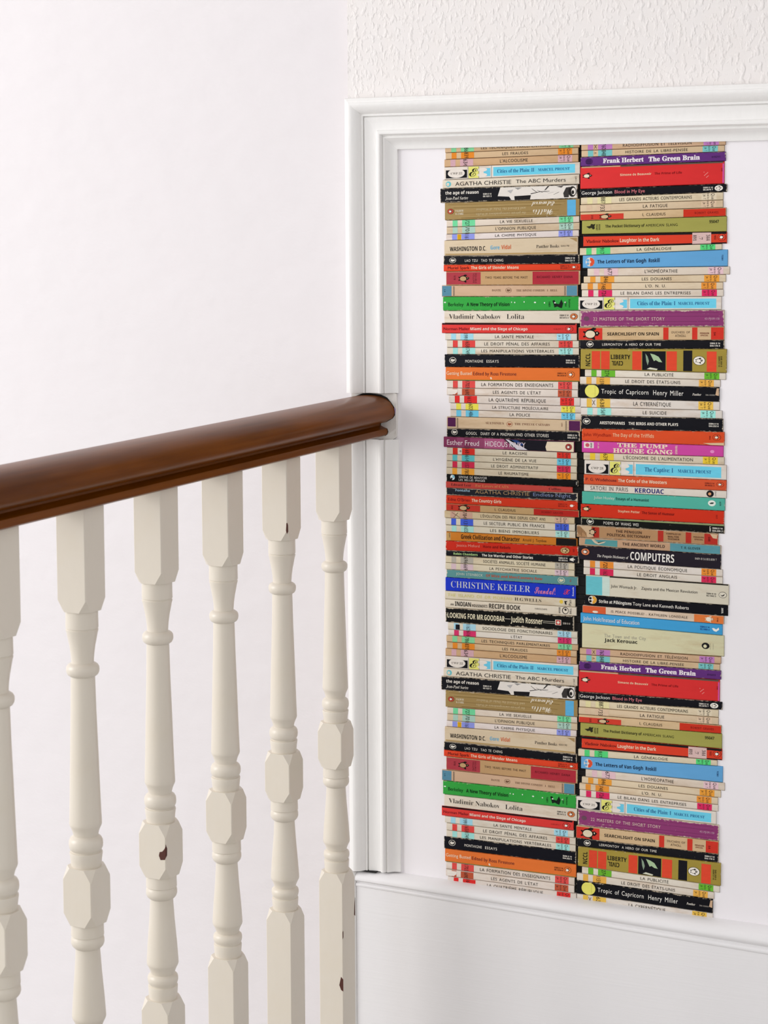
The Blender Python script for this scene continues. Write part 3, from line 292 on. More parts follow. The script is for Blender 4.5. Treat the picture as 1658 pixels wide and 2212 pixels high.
 ('cream paperback with bold condensed black capitals and small line drawing', 'e3d8c4', 0.15, (-936.71, -759.99, -478.12, -476.42, -488.67, -487.14), [('T', 'AN', 'b', 0.0429, 0.0675, 0.48, 0.7, '3a3431', 2), ('T', 'INDIAN', 'b', 0.0784, 0.2025, 0.2, 0.74, '26211f', 2), ('T', "HOUSEWIFE'S", 'b', 0.2106, 0.3299, 0.4, 0.74, '4a423e', 2), ('T', 'RECIPE BOOK', 'b', 0.3422, 0.5821, 0.2, 0.76, '26211f', 2), ('T', 'VARIOLDAMS', 'm', 0.6898, 0.7839, 0.36, 0.54, '5a524c', 2), ('E', 0.9196, 0.0245, 0.45, 0.42, '3a3431', 1), ('E', 0.9209, 0.0191, 0.45, 0.34, 'e3d8c4', 2), ('V', 'MAYFLOWER', 'b', 0.8705, 0.8828, 0.08, 0.8, '3a3431', 2), ('V', 'DELL', 'b', 0.9523, 0.9646, 0.15, 0.8, '3a3431', 2), ('P', [(0.91, 0.25), (0.925, 0.2), (0.9318, 0.4), (0.9182, 0.5)], '3a3431', 3)]),
 ('thick black paperback with condensed cream lettering and red square', '121110', 0.6, (-935.89, -763.23, -489.2, -487.7, -507.66, -507.11), [('T', 'LOOKING FOR MR.GOODBAR', 'b', 0.0175, 0.4693, 0.32, 0.68, 'e9dfc0', 2), ('T', 'Judith Rossner', 'b', 0.5168, 0.7626, 0.3, 0.68, 'e9dfc0', 2), ('B', 0.0, 0.0175, 0.44, 0.48, 'bdb6a4', 1), ('B', 0.0, 0.0175, 0.55, 0.59, 'bdb6a4', 1), ('B', 0.4714, 0.5154, 0.46, 0.5, 'bdb6a4', 1), ('B', 0.7647, 0.8589, 0.44, 0.47, 'bdb6a4', 1), ('B', 0.7647, 0.8589, 0.55, 0.58, 'bdb6a4', 1), ('B', 0.8603, 0.9057, 0.3, 0.66, 'e6dccb', 1), ('B', 0.8659, 0.9008, 0.33, 0.63, 'b8302a', 2), ('E', 0.8834, 0.0112, 0.48, 0.09, 'e6dccb', 3), ('T', '20810 8', 'm', 0.9183, 0.9742, 0.45, 0.57, 'cfc8ba', 2)]),
 ('cream paperback lettered SOCIOLOGIE DES FONCTIONNAIRES with light blue bands', 'e0d7c4', 0.12, (-932.46, -758.73, -508.19, -507.63, -517.07, -515.41), [('B', 0.047, 0.085, 0.02, 0.98, 'a9d6e6', 1), ('B', 0.12, 0.22, 0.02, 0.98, 'a9d6e6', 1), ('R', '1162', 'm', 0.146, 0.176, 0.03, 0.97, '2c2622', 2), ('T', 'SOCIOLOGIE DES FONCTIONNAIRES', 'g', 0.2739, 0.8141, 0.27, 0.7, '2b2723', 2), ('B', 0.853, 0.957, 0.02, 0.98, 'a9d6e6', 1), ('R', 'Que', 'g', 0.921, 0.943, 0.08, 0.9, '332c28', 2), ('R', 'sais-', 'g', 0.893, 0.908, 0.06, 0.94, '332c28', 2), ('R', 'je ?', 'g', 0.866, 0.886, 0.2, 0.8, '332c28', 2), ('B', 0.061, 0.0936, 0.2, 0.95, '17151c', 2)]),
 ("cream paperback lettered L'ÉTAT with magenta bands", 'e4dbce', 0.12, (-932.48, -758.71, -517.61, -515.95, -524.89, -523.59), [('B', 0.047, 0.085, 0.02, 0.98, 'd8366b', 1), ('B', 0.12, 0.22, 0.02, 0.98, 'd8366b', 1), ('R', '616', 'm', 0.146, 0.176, 0.03, 0.97, '2c2622', 2), ('T', "L'ÉTAT", 'g', 0.4938, 0.5804, 0.27, 0.7, '2b2723', 2), ('B', 0.853, 0.957, 0.02, 0.98, 'd8366b', 1), ('R', 'Que', 'g', 0.921, 0.943, 0.08, 0.9, '332c28', 2), ('R', 'sais-', 'g', 0.893, 0.908, 0.06, 0.94, '332c28', 2), ('R', 'je ?', 'g', 0.866, 0.886, 0.2, 0.8, '332c28', 2)]),
]
RIGHT_BOOKS = [
 ('tan paperback lettered RADIODIFFUSION ET TÉLÉVISION with purple bands', 'd3b191', 0.12, (-755.08, -576.08, 101.15, 104.51, 93.78, 96.39), [('B', 0.047, 0.085, 0.02, 0.98, 'bf7fbe', 1), ('B', 0.12, 0.22, 0.02, 0.98, 'bf7fbe', 1), ('R', '760', 'm', 0.146, 0.176, 0.03, 0.97, '2c2622', 2), ('T', 'RADIODIFFUSION ET TÉLÉVISION', 'g', 0.2949, 0.7706, 0.27, 0.7, '2b2723', 2), ('B', 0.853, 0.957, 0.02, 0.98, 'bf7fbe', 1), ('R', 'Que', 'g', 0.921, 0.943, 0.08, 0.9, '332c28', 2), ('R', 'sais-', 'g', 0.893, 0.908, 0.06, 0.94, '332c28', 2), ('R', 'je ?', 'g', 0.866, 0.886, 0.2, 0.8, '332c28', 2), ('T', 'X', 'g', 0.0904, 0.112, 0.18, 0.8, '6a5040', 2)]),
 ('tan paperback lettered HISTOIRE DE LA LIBRE-PENSÉE with turquoise bands', 'd6bc98', 0.12, (-754.91, -577.41, 93.24, 95.83, 85.68, 88.68), [('B', 0.047, 0.085, 0.02, 0.98, '79c3c2', 1), ('B', 0.12, 0.22, 0.02, 0.98, '79c3c2', 1), ('R', '848', 'm', 0.146, 0.176, 0.03, 0.97, '2c2622', 2), ('T', 'HISTOIRE DE LA LIBRE-PENSÉE', 'g', 0.3149, 0.7503, 0.27, 0.7, '2b2723', 2), ('B', 0.853, 0.957, 0.02, 0.98, '79c3c2', 1), ('R', 'Que', 'g', 0.921, 0.943, 0.08, 0.9, '332c28', 2), ('R', 'sais-', 'g', 0.893, 0.908, 0.06, 0.94, '332c28', 2), ('R', 'je ?', 'g', 0.866, 0.886, 0.2, 0.8, '332c28', 2), ('T', '>', 'g', 0.0899, 0.1085, 0.2, 0.7, '6a5040', 2)]),
 ('purple paperback with bold white lettering', '66347e', 0.4, (-755.86, -575.83, 85.12, 88.17, 74.18, 77.43), [('E', 0.0598, 0.0263, 0.5, 0.36, '4a2460', 1), ('R', '|||', 'b', 0.0466, 0.0742, 0.3, 0.7, '241030', 2), ('T', 'Frank Herbert', 'sb2', 0.1576, 0.4432, 0.22, 0.72, 'f0e6ea', 2), ('T', 'The Green Brain', 'sb2', 0.476, 0.828, 0.22, 0.74, 'f0e6ea', 2), ('T', '015211', 'b', 0.9081, 0.9639, 0.42, 0.62, '3a1c4c', 2)]),
 ('very thick plain red paperback with tiny centred lettering', 'df3535', 0.12, (-756.4, -577.37, 73.63, 76.86, 46.46, 50.43), [('B', 0.0086, 0.2829, 0.0, 0.06, 'c8a884', 1), ('B', 0.2862, 0.9934, 0.0, 0.07, '5c5448', 1), ('G', 0.0502, 0.0661, 0.42, 0.24, '', '1a1612', 'f0e0c4', 0), ('T', 'Simone de Beauvoir', 'b', 0.2829, 0.501, 0.38, 0.48, 'f2c9a8', 2), ('T', 'The Prime of Life', 'b', 0.5228, 0.7125, 0.38, 0.48, '8a1418', 2), ('B', 0.9901, 0.9987, 0.1, 0.98, 'cf5aa8', 1), ('R', '2756', 'b', 0.9815, 0.9888, 0.3, 0.45, '4a1418', 2), ('E', 0.8645, 0.0033, 0.45, 0.012, 'f0a8a0', 2), ('E', 0.889, 0.0033, 0.48, 0.012, 'f0a8a0', 2), ('E', 0.8837, 0.0033, 0.51, 0.012, 'f0a8a0', 2), ('E', 0.8784, 0.0033, 0.54, 0.012, 'f0a8a0', 2), ('E', 0.8731, 0.0033, 0.5700000000000001, 0.012, 'f0a8a0', 2), ('E', 0.8678, 0.0033, 0.6, 0.012, 'f0a8a0', 2), ('E', 0.8923, 0.0033, 0.63, 0.012, 'f0a8a0', 2), ('E', 0.887, 0.0033, 0.66, 0.012, 'f0a8a0', 2), ('E', 0.8817, 0.0033, 0.69, 0.012, 'f0a8a0', 2)]),
 ('black paperback with white and salmon pink lettering below the very thick red one', '14141a', 0.45, (-756.35, -574.1, 45.93, 49.96, 36.31, 40.64), [('T', 'George Jackson', 'r', 0.0097, 0.2227, 0.26, 0.68, 'ece8e0', 2), ('T', 'Blood in My Eye', 'r', 0.2409, 0.4487, 0.26, 0.68, 'e07f86', 2), ('T', 'ISBN 0 14', 'b', 0.8442, 0.9091, 0.28, 0.464, 'ece6da', 2), ('T', '00.3878 7', 'b', 0.8442, 0.9091, 0.556, 0.74, 'ece6da', 2), ('G', 0.9481, 0.0597, 0.5, 0.76, 'f0eae0', '1a1612', 'f0e8dc', 0)]),
 ('cream paperback lettered LES GRANDS ACTEURS CONTEMPORAINS', 'e1d1b2', 0.12, (-755.71, -578.61, 35.78, 39.99, 27.34, 31.22), [('B', 0.047, 0.085, 0.02, 0.98, 'e6dca6', 1), ('B', 0.12, 0.22, 0.02, 0.98, 'e6dca6', 1), ('R', '887', 'm', 0.146, 0.176, 0.03, 0.97, '2c2622', 2), ('T', 'LES GRANDS ACTEURS CONTEMPORAINS', 'g', 0.2776, 0.7866, 0.27, 0.7, '2b2723', 2), ('B', 0.853, 0.957, 0.02, 0.98, 'dfd0b4', 1), ('R', 'Que', 'g', 0.921, 0.943, 0.08, 0.9, '332c28', 2), ('R', 'sais-', 'g', 0.893, 0.908, 0.06, 0.94, '332c28', 2), ('R', 'je ?', 'g', 0.866, 0.886, 0.2, 0.8, '332c28', 2)]),
 ('beige paperback lettered LA FATIGUE', 'dbc4a4', 0.12, (-756.29, -578.53, 26.79, 30.68, 18.29, 22.15), [('B', 0.047, 0.085, 0.02, 0.98, 'dcc0a2', 1), ('B', 0.12, 0.22, 0.02, 0.98, 'dcc0a2', 1), ('R', '733', 'm', 0.146, 0.176, 0.03, 0.97, '2c2622', 2), ('T', 'LA FATIGUE', 'g', 0.448, 0.6207, 0.27, 0.7, '2b2723', 2), ('B', 0.853, 0.957, 0.02, 0.98, 'dcc0a2', 1), ('R', 'Que', 'g', 0.921, 0.943, 0.08, 0.9, '332c28', 2), ('R', 'sais-', 'g', 0.893, 0.908, 0.06, 0.94, '332c28', 2), ('R', 'je ?', 'g', 0.866, 0.886, 0.2, 0.8, '332c28', 2)]),
 ('thin half-tan paperback with red ends and a sideways penguin, above the olive one', 'd8bb92', 0.4, (-756.26, -574.65, 17.75, 21.7, 7.86, 11.8), [('B', 0.0026, 0.304, 0.28, 0.97, 'd3402f', 1), ('B', 0.7143, 0.998, 0.06, 0.98, 'c9321f', 1), ('G', 0.1781, 0.0848, 0.62, 0.66, '', '1a1612', 'd8bb92', 0), ('T', 'I, CLAUDIUS', 'g', 0.4344, 0.5923, 0.36, 0.7, '2b211a', 2), ('T', 'ROBERT GRAVES', 'g', 0.7913, 0.9491, 0.4, 0.66, '7a1a12', 2), ('R', '318', 'b', 0.077, 0.0913, 0.4, 0.85, '6a1512', 2)]),
 ('olive green paperback with small black lettering', 'a8a455', 0.22, (-754.02, -573.94, 7.37, 11.27, -8.91, -6.74), [('T', 'The Pocket Dictionary of', 'b', 0.1658, 0.4408, 0.36, 0.56, '34321c', 2), ('T', 'AMERICAN SLANG', 'g', 0.4487, 0.6684, 0.38, 0.56, '34321c', 2), ('T', '95047', 'b', 0.8849, 0.9493, 0.22, 0.42, '2c2a18', 2), ('R', 'POCKET', 'b', 0.1, 0.1118, 0.3, 0.75, '34321c', 2), ('R', 'BOOKS', 'b', 0.1184, 0.1296, 0.3, 0.72, '34321c', 2), ('P', [(0.0296, 0.45), (0.0592, 0.4), (0.0658, 0.25), (0.0822, 0.3), (0.0954, 0.25), (0.0888, 0.45), (0.0921, 0.6), (0.0789, 0.68), (0.0691, 0.55), (0.0526, 0.6)], '2e2c1a', 1)]),
 ('orange-red paperback with black top edge and a pale shelf-mark sticker', 'e0442c', 0.25, (-752.13, -573.56, -9.43, -7.27, -25.51, -20.94), [('B', 0.0, 1.0, 0.0, 0.17, '1c1618', 1), ('B', 0.0, 1.0, 0.9, 1, '1c1618', 1), ('T', 'Vladimir Nabokov', 'r', 0.0212, 0.2522, 0.42, 0.66, '4c1418', 2), ('T', 'Laughter in the Dark', 'b', 0.2621, 0.5388, 0.38, 0.66, 'f4dcc0', 2), ('B', 0.7664, 0.8952, 0.02, 0.98, 'd8b8b2', 2), ('R', '891', 's', 0.7717, 0.7943, 0.22, 0.7, '3a2a2a', 3), ('R', '.7', 's', 0.8129, 0.8361, 0.35, 0.62, '3a2a2a', 3), ('R', '344', 's', 0.8626, 0.8859, 0.22, 0.72, '3a2a2a', 3), ('R', '1932', 'b', 0.9157, 0.929, 0.25, 0.65, '6a1a14', 2), ('G', 0.9675, 0.0557, 0.45, 0.62, 'e0442c', '1a1612', 'f4ece0', 0)]),
 ('cream paperback lettered LA GÉNÉALOGIE with bright green bands', 'dfd2b6', 0.12, (-756.61, -579.44, -26.17, -21.63, -35.07, -28.15), [('B', 0.047, 0.085, 0.02, 0.98, '58d67c', 1), ('B', 0.12, 0.22, 0.02, 0.98, '58d67c', 1), ('R', '917', 'm', 0.146, 0.176, 0.03, 0.97, '2c2622', 2), ('T', 'LA GÉNÉALOGIE', 'g', 0.4102, 0.6528, 0.27, 0.7, '2b2723', 2), ('B', 0.853, 0.957, 0.02, 0.98, '58d67c', 1), ('R', 'Que', 'g', 0.921, 0.943, 0.08, 0.9, '332c28', 2), ('R', 'sais-', 'g', 0.893, 0.908, 0.06, 0.94, '332c28', 2), ('R', 'je ?', 'g', 0.866, 0.886, 0.2, 0.8, '332c28', 2)]),
 ('sky blue paperback with bold navy lettering and orange-white round emblem', '69abdd', 0.15, (-753.03, -572.41, -35.47, -28.42, -50.87, -48.22), [('E', 0.0525, 0.0315, 0.52, 0.36, 'e6dcd2', 1), ('P', [(0.0525, 0.18), (0.0709, 0.24), (0.0827, 0.42), (0.0827, 0.62), (0.0709, 0.82), (0.0525, 0.88)], 'df5436', 2), ('E', 0.0361, 0.0105, 0.4, 0.11, '69abdd', 2), ('E', 0.0361, 0.0105, 0.66, 0.11, '69abdd', 2), ('E', 0.0525, 0.0079, 0.52, 0.09, 'e6dcd2', 3), ('T', 'The Letters of Van Gogh', 'b', 0.1037, 0.4452, 0.4, 0.66, '14203c', 2), ('T', 'Roskill', 'b', 0.4636, 0.5384, 0.4, 0.66, '1c2c4c', 2), ('R', 'TC081', 'b', 0.9606, 0.9718, 0.3, 0.65, '1c3a6c', 2)]),
 ("cream paperback lettered L'HOMÉOPATHIE with pale rose bands", 'e3d5c4', 0.12, (-746.88, -569.74, -51.32, -48.72, -60.69, -58.01), [('B', 0.047, 0.085, 0.02, 0.98, 'e6c2c8', 1), ('B', 0.12, 0.22, 0.02, 0.98, 'e6c2c8', 1), ('R', '677', 'm', 0.146, 0.176, 0.03, 0.97, '2c2622', 2), ('T', "L'HOMÉOPATHIE", 'g', 0.41, 0.6408, 0.27, 0.7, '2b2723', 2), ('B', 0.853, 0.957, 0.02, 0.98, 'e6c2c8', 1), ('R', 'Que', 'g', 0.921, 0.943, 0.08, 0.9, '332c28', 2), ('R', 'sais-', 'g', 0.893, 0.908, 0.06, 0.94, '332c28', 2), ('R', 'je ?', 'g', 0.866, 0.886, 0.2, 0.8, '332c28', 2)]),
 ('cream paperback lettered LES DOUANES with light orange bands', 'e2cfb0', 0.12, (-751.74, -574.49, -61.31, -58.62, -69.0, -67.04), [('B', 0.047, 0.085, 0.02, 0.98, 'eca03c', 1), ('B', 0.12, 0.22, 0.02, 0.98, 'eca03c', 1), ('R', '846', 'm', 0.146, 0.176, 0.03, 0.97, '2c2622', 2), ('T', 'LES DOUANES', 'g', 0.4173, 0.6263, 0.27, 0.7, '2b2723', 2), ('B', 0.853, 0.957, 0.02, 0.98, 'eca03c', 1), ('R', 'Que', 'g', 0.921, 0.943, 0.08, 0.9, '332c28', 2), ('R', 'sais-', 'g', 0.893, 0.908, 0.06, 0.94, '332c28', 2), ('R', 'je ?', 'g', 0.866, 0.886, 0.2, 0.8, '332c28', 2)]),
 ("cream paperback lettered L'O. N. U. with deep orange bands", 'e2cfb2', 0.12, (-754.77, -577.87, -69.57, -67.61, -77.48, -75.79), [('B', 0.047, 0.085, 0.02, 0.98, 'e9953a', 1), ('B', 0.12, 0.22, 0.02, 0.98, 'e9953a', 1), ('R', '748', 'm', 0.146, 0.176, 0.03, 0.97, '2c2622', 2), ('T', "L'O. N. U.", 'g', 0.461, 0.6048, 0.27, 0.7, '2b2723', 2), ('B', 0.853, 0.957, 0.02, 0.98, 'e9953a', 1), ('R', 'Que', 'g', 0.921, 0.943, 0.08, 0.9, '332c28', 2), ('R', 'sais-', 'g', 0.893, 0.908, 0.06, 0.94, '332c28', 2), ('R', 'je ?', 'g', 0.866, 0.886, 0.2, 0.8, '332c28', 2)]),
 ('cream paperback lettered LE BILAN DANS LES ENTREPRISES with magenta pink bands', 'e6dacb', 0.12, (-754.13, -577.21, -78.02, -76.32, -86.34, -84.34), [('B', 0.047, 0.085, 0.02, 0.98, 'df2c62', 1), ('B', 0.12, 0.22, 0.02, 0.98, 'df2c62', 1), ('R', '726', 'm', 0.146, 0.176, 0.03, 0.97, '2c2622', 2), ('T', 'LE BILAN DANS LES ENTREPRISES', 'g', 0.2809, 0.7749, 0.27, 0.7, '2b2723', 2), ('B', 0.853, 0.957, 0.02, 0.98, 'df2c62', 1), ('R', 'Que', 'g', 0.921, 0.943, 0.08, 0.9, '332c28', 2), ('R', 'sais-', 'g', 0.893, 0.908, 0.06, 0.94, '332c28', 2), ('R', 'je ?', 'g', 0.866, 0.886, 0.2, 0.8, '332c28', 2)]),
 ('white paperback with sky blue title panel and CWP 21 oval', 'e9e0d5', 0.1, (-758.38, -579.41, -86.93, -84.9, -102.69, -100.47), [('B', 0.0132, 0.1736, 0.26, 0.92, '15151a', 1), ('E', 0.0924, 0.064, 0.53, 0.37, 'eae1d6', 2), ('T', 'CWP 21', 's', 0.0508, 0.1366, 0.46, 0.62, '6e655c', 3), ('B', 0.1792, 0.1812, 0.02, 0.98, '2a2a2c', 2), ('B', 0.2611, 0.263, 0.02, 0.98, '2a2a2c', 2), ('B', 0.3548, 0.3568, 0.02, 0.98, '2a2a2c', 2), ('B', 0.1842, 0.2601, 0.03, 0.97, 'e6e27a', 1), ('T', 'E', 'c', 0.1894, 0.2528, 0.18, 0.84, '1c1a18', 2), ('B', 0.2977, 0.3479, 0.2, 0.86, '6fcbe6', 1), ('E', 0.2871, 0.037, 0.32, 0.15, 'eae1d6', 2), ('E', 0.2871, 0.037, 0.74, 0.15, 'eae1d6', 2), ('B', 0.3696, 0.967, 0.14, 0.88, '6fcfe8', 1), ('T', 'Cities of the Plain: I', 's', 0.4205, 0.6858, 0.34, 0.64, '23588f', 2), ('T', 'MARCEL PROUST', 's', 0.7056, 0.9208, 0.4, 0.62, '23588f', 2)]),
 ('worn plum purple paperback with creased spine', '923f74', 0.75, (-755.87, -575.78, -103.2, -100.96, -123.75, -120.78), [('T', '22 MASTERS OF THE SHORT STORY', 'g', 0.0945, 0.5948, 0.43, 0.62, 'd9c2b4', 2), ('E', 0.0449, 0.0198, 0.5, 0.14, '6d4a5c', 1), ('T', '451-MJ1091-150', 'm', 0.8691, 0.9703, 0.46, 0.58, 'c9a4b4', 2), ('B', 0.1309, 0.9636, 0.14, 0.16, '6f2c58', 1), ('B', 0.1309, 0.9636, 0.36, 0.38, '6f2c58', 1), ('B', 0.1309, 0.9636, 0.68, 0.7000000000000001, '6f2c58', 1), ('B', 0.1309, 0.9636, 0.86, 0.88, '6f2c58', 1)]),
 ('tan paperback with red bars and a large penguin on a red block', 'd6b88f', 0.35, (-757.9, -575.62, -124.32, -121.31, -140.19, -136.91), [('B', 0.002, 0.168, 0.05, 0.97, 'd8392c', 1), ('G', 0.0915, 0.1144, 0.52, 0.88, '', '1a1612', 'e6d6b8', 0), ('T', 'SEARCHLIGHT ON SPAIN', 'b', 0.2026, 0.5601, 0.4, 0.64, '2f241c', 2), ('B', 0.5902, 0.6261, 0.03, 0.97, 'cf3527', 1), ('B', 0.7863, 0.8222, 0.03, 0.97, 'cf3527', 1), ('B', 0.9137, 0.998, 0.03, 0.97, 'cf3527', 1), ('T', 'DUCHESS OF', 'g', 0.6471, 0.7712, 0.32, 0.48, '4a382c', 2), ('T', 'ATHOLL', 'g', 0.6712, 0.7451, 0.58, 0.76, '4a382c', 2), ('T', 'PENGUIN', 'b', 0.8399, 0.9007, 0.42, 0.54, '7a3426', 2), ('T', 'SPECIAL', 'b', 0.8431, 0.8954, 0.6, 0.7, '7a3426', 2), ('R', 'S4', 'b', 0.9314, 0.9458, 0.4, 0.66, '6a1512', 2)]),
 ('black paperback with white capitals above the striped gold one', '17171c', 0.5, (-756.39, -575.49, -140.7, -137.45, -150.55, -147.56), [('C', 0.0731, 0.0501, 0.46, 0.72, 'e6e0d4', '161618'), ('T', 'LERMONTOV', 'g', 0.1601, 0.303, 0.34, 0.64, 'ece6da', 2), ('T', 'A HERO OF OUR TIME', 'g', 0.3228, 0.5698, 0.34, 0.64, 'ece6da', 2), ('T', 'ISBN 0 14', 'b', 0.9058, 0.9743, 0.26, 0.452, 'ece6da', 2), ('T', '044.176 X', 'b', 0.9058, 0.9743, 0.548, 0.74, 'ece6da', 2)]),
 ('thick gold paperback with red and black blocks and black photograph square', 'a89442', 0.25, (-755.1, -572.42, -151.07, -148.05, -176.11, -176.53), [('V', 'NCCL', 'b', 0.0365, 0.0672, 0.22, 0.84, '1a1812', 2), ('B', 0.0789, 0.1376, 0.1, 0.97, 'e04a30', 1), ('B', 0.1442, 0.2042, 0.1, 0.97, 'e04a30', 1), ('B', 0.362, 0.4247, 0.1, 0.97, 'e04a30', 1), ('B', 0.5969, 0.6673, 0.1, 0.97, 'e04a30', 1), ('B', 0.8695, 0.9348, 0.1, 0.97, 'e04a30', 1), ('B', 0.4305, 0.591, 0.1, 0.97, '14131a', 1), ('B', 0.711, 0.7717, 0.06, 0.97, '15141a', 1), ('T', 'LIBERTY', 'b', 0.2127, 0.3477, 0.27, 0.48, '1a1812', 2), ('X', 'CIVIL', 'b', 0.2192, 0.2968, 0.57, 0.78, '1a1812', 2), ('P', [(0.4847, 0.2), (0.514, 0.25), (0.5434, 0.35), (0.5682, 0.6), (0.5434, 0.58), (0.5238, 0.5), (0.5108, 0.55)], 'a9c39a', 2), ('P', [(0.4521, 0.2), (0.4684, 0.35), (0.4768, 0.55), (0.4684, 0.75), (0.4586, 0.55)], '8aa088', 2), ('G', 0.8187, 0.0815, 0.5, 0.4, 'efe8dc', '1a1612', 'f0e8dc', 0), ('R', 'ISBN 0 14', 'b', 0.9478, 0.9583, 0.3, 0.75, '3a3418', 2), ('R', '048.269 6', 'b', 0.9622, 0.9726, 0.3, 0.75, '3a3418', 2), ('P', [(0.4618, 0.92), (0.4847, 0.84), (0.5369, 0.9), (0.5303, 0.96)], 'd8d8c0', 2)]),
 ('cream paperback lettered LA PUBLICITÉ with grass green bands', 'e6ddcd', 0.12, (-749.77, -573.41, -176.67, -177.06, -185.12, -185.11), [('B', 0.047, 0.085, 0.02, 0.98, '6cb832', 1), ('B', 0.12, 0.22, 0.02, 0.98, '6cb832', 1), ('R', '274', 'm', 0.146, 0.176, 0.03, 0.97, '2c2622', 2), ('T', 'LA PUBLICITÉ', 'g', 0.4324, 0.6365, 0.27, 0.7, '2b2723', 2), ('B', 0.853, 0.957, 0.02, 0.98, '6cb832', 1), ('R', 'Que', 'g', 0.921, 0.943, 0.08, 0.9, '332c28', 2), ('R', 'sais-', 'g', 0.893, 0.908, 0.06, 0.94, '332c28', 2), ('R', 'je ?', 'g', 0.866, 0.886, 0.2, 0.8, '332c28', 2)]),
 ('cream paperback lettered LE DROIT DES ÉTATS-UNIS with honey yellow bands', 'e2d7c8', 0.12, (-756.25, -580.05, -185.66, -185.65, -194.79, -194.13), [('B', 0.047, 0.085, 0.02, 0.98, 'eab04e', 1), ('B', 0.12, 0.22, 0.02, 0.98, 'eab04e', 1), ('R', '1159', 'm', 0.146, 0.176, 0.03, 0.97, '2c2622', 2), ('T', 'LE DROIT DES ÉTATS-UNIS', 'g', 0.3315, 0.722, 0.27, 0.7, '2b2723', 2), ('B', 0.853, 0.957, 0.02, 0.98, 'eab04e', 1), ('R', 'Que', 'g', 0.921, 0.943, 0.08, 0.9, '332c28', 2), ('R', 'sais-', 'g', 0.893, 0.908, 0.06, 0.94, '332c28', 2), ('R', 'je ?', 'g', 0.866, 0.886, 0.2, 0.8, '332c28', 2)]),
 ('black paperback with a large yellow disc', '131319', 0.35, (-756.21, -581.09, -195.33, -194.67, -211.62, -211.41), [('E', 0.0908, 0.0519, 0.48, 0.5, 'e9e36e', 1), ('B', 0.1126, 0.114, 0.02, 0.95, 'b8b04c', 2), ('T', 'Tropic of Capricorn', 'g', 0.1604, 0.5017, 0.3, 0.64, 'ece8e0', 2), ('T', 'Henry Miller', 'g', 0.5358, 0.7509, 0.3, 0.66, 'ece8e0', 2), ('T', 'Panther', 'sb', 0.8143, 0.8771, 0.45, 0.62, 'e0dace', 2), ('T', '586 02000', 'm', 0.9065, 0.9727, 0.5, 0.6, 'a8a298', 2), ('P', [(0.985, 0.05), (1.0, 0.05), (1.0, 0.6), (0.9754, 0.55)], 'c9a888', 1)]),
 ('white paperback lettered LA CYBERNÉTIQUE with mustard bands', 'e5dcd2', 0.12, (-755.55, -580.62, -212.16, -211.95, -223.46, -222.2), [('B', 0.047, 0.085, 0.02, 0.98, 'eabf52', 1), ('B', 0.12, 0.22, 0.02, 0.98, 'eabf52', 1), ('R', '638', 'm', 0.146, 0.176, 0.03, 0.97, '2c2622', 2), ('T', 'LA CYBERNÉTIQUE', 'g', 0.3882, 0.6576, 0.27, 0.7, '2b2723', 2), ('B', 0.853, 0.957, 0.02, 0.98, 'eabf52', 1), ('R', 'Que', 'g', 0.921, 0.943, 0.08, 0.9, '332c28', 2), ('R', 'sais-', 'g', 0.893, 0.908, 0.06, 0.94, '332c28', 2), ('R', 'je ?', 'g', 0.866, 0.886, 0.2, 0.8, '332c28', 2), ('T', 'X', 'g', 0.0861, 0.1107, 0.2, 0.75, '6a5a50', 2)]),
 ('cream paperback lettered LE SUICIDE with pale aqua bands', 'e2dad0', 0.12, (-754.53, -577.39, -224.0, -222.71, -233.05, -232.03), [('B', 0.047, 0.085, 0.02, 0.98, '9ee6da', 1), ('B', 0.12, 0.22, 0.02, 0.98, '9ee6da', 1), ('R', '1569', 'm', 0.146, 0.176, 0.03, 0.97, '2c2622', 2), ('T', 'LE SUICIDE', 'g', 0.4467, 0.6154, 0.27, 0.7, '2b2723', 2), ('B', 0.853, 0.957, 0.02, 0.98, '9ee6da', 1), ('R', 'Que', 'g', 0.921, 0.943, 0.08, 0.9, '332c28', 2), ('R', 'sais-', 'g', 0.893, 0.908, 0.06, 0.94, '332c28', 2), ('R', 'je ?', 'g', 0.866, 0.886, 0.2, 0.8, '332c28', 2)]),
 ('plain black paperback with white capitals above the orange-red rounded one', '15151b', 0.5, (-753.87, -576.11, -233.59, -232.57, -250.14, -247.96), [('C', 0.0383, 0.0551, 0.44, 0.46, 'e6e0d4', '161618'), ('T', 'ARISTOPHANES', 'b', 0.1332, 0.3147, 0.42, 0.64, 'ece6da', 2), ('T', 'THE BIRDS AND OTHER PLAYS', 'b', 0.341, 0.6913, 0.42, 0.64, 'ece6da', 2), ('T', 'ISBN 0 14', 'b', 0.9045, 0.9718, 0.34, 0.45999999999999996, 'ece6da', 2), ('T', '044.232 0', 'b', 0.9045, 0.9718, 0.52, 0.64, 'ece6da', 2)]),
 ('orange-red paperback with rounded spine above the hot pink one', 'e2522a', 0.35, (-753.21, -574.22, -250.67, -248.48, -265.29, -264.97), [('T', 'John Wyndham', 'r', 0.01, 0.2104, 0.32, 0.6, 'a42418', 2), ('T', 'The Day of the Triffids', 'b', 0.2231, 0.5144, 0.3, 0.58, 'f2b890', 2), ('G', 0.9499, 0.0561, 0.4, 0.46, 'e2522a', '1a1612', 'efd9c4', 0), ('R', '993', 'b', 0.8978, 0.9071, 0.3, 0.58, '7a1a10', 2), ('P', [(0.855, 0.86), (0.9987, 0.78), (0.9987, 0.98), (0.9085, 0.98)], 'd8bc94', 1)]),
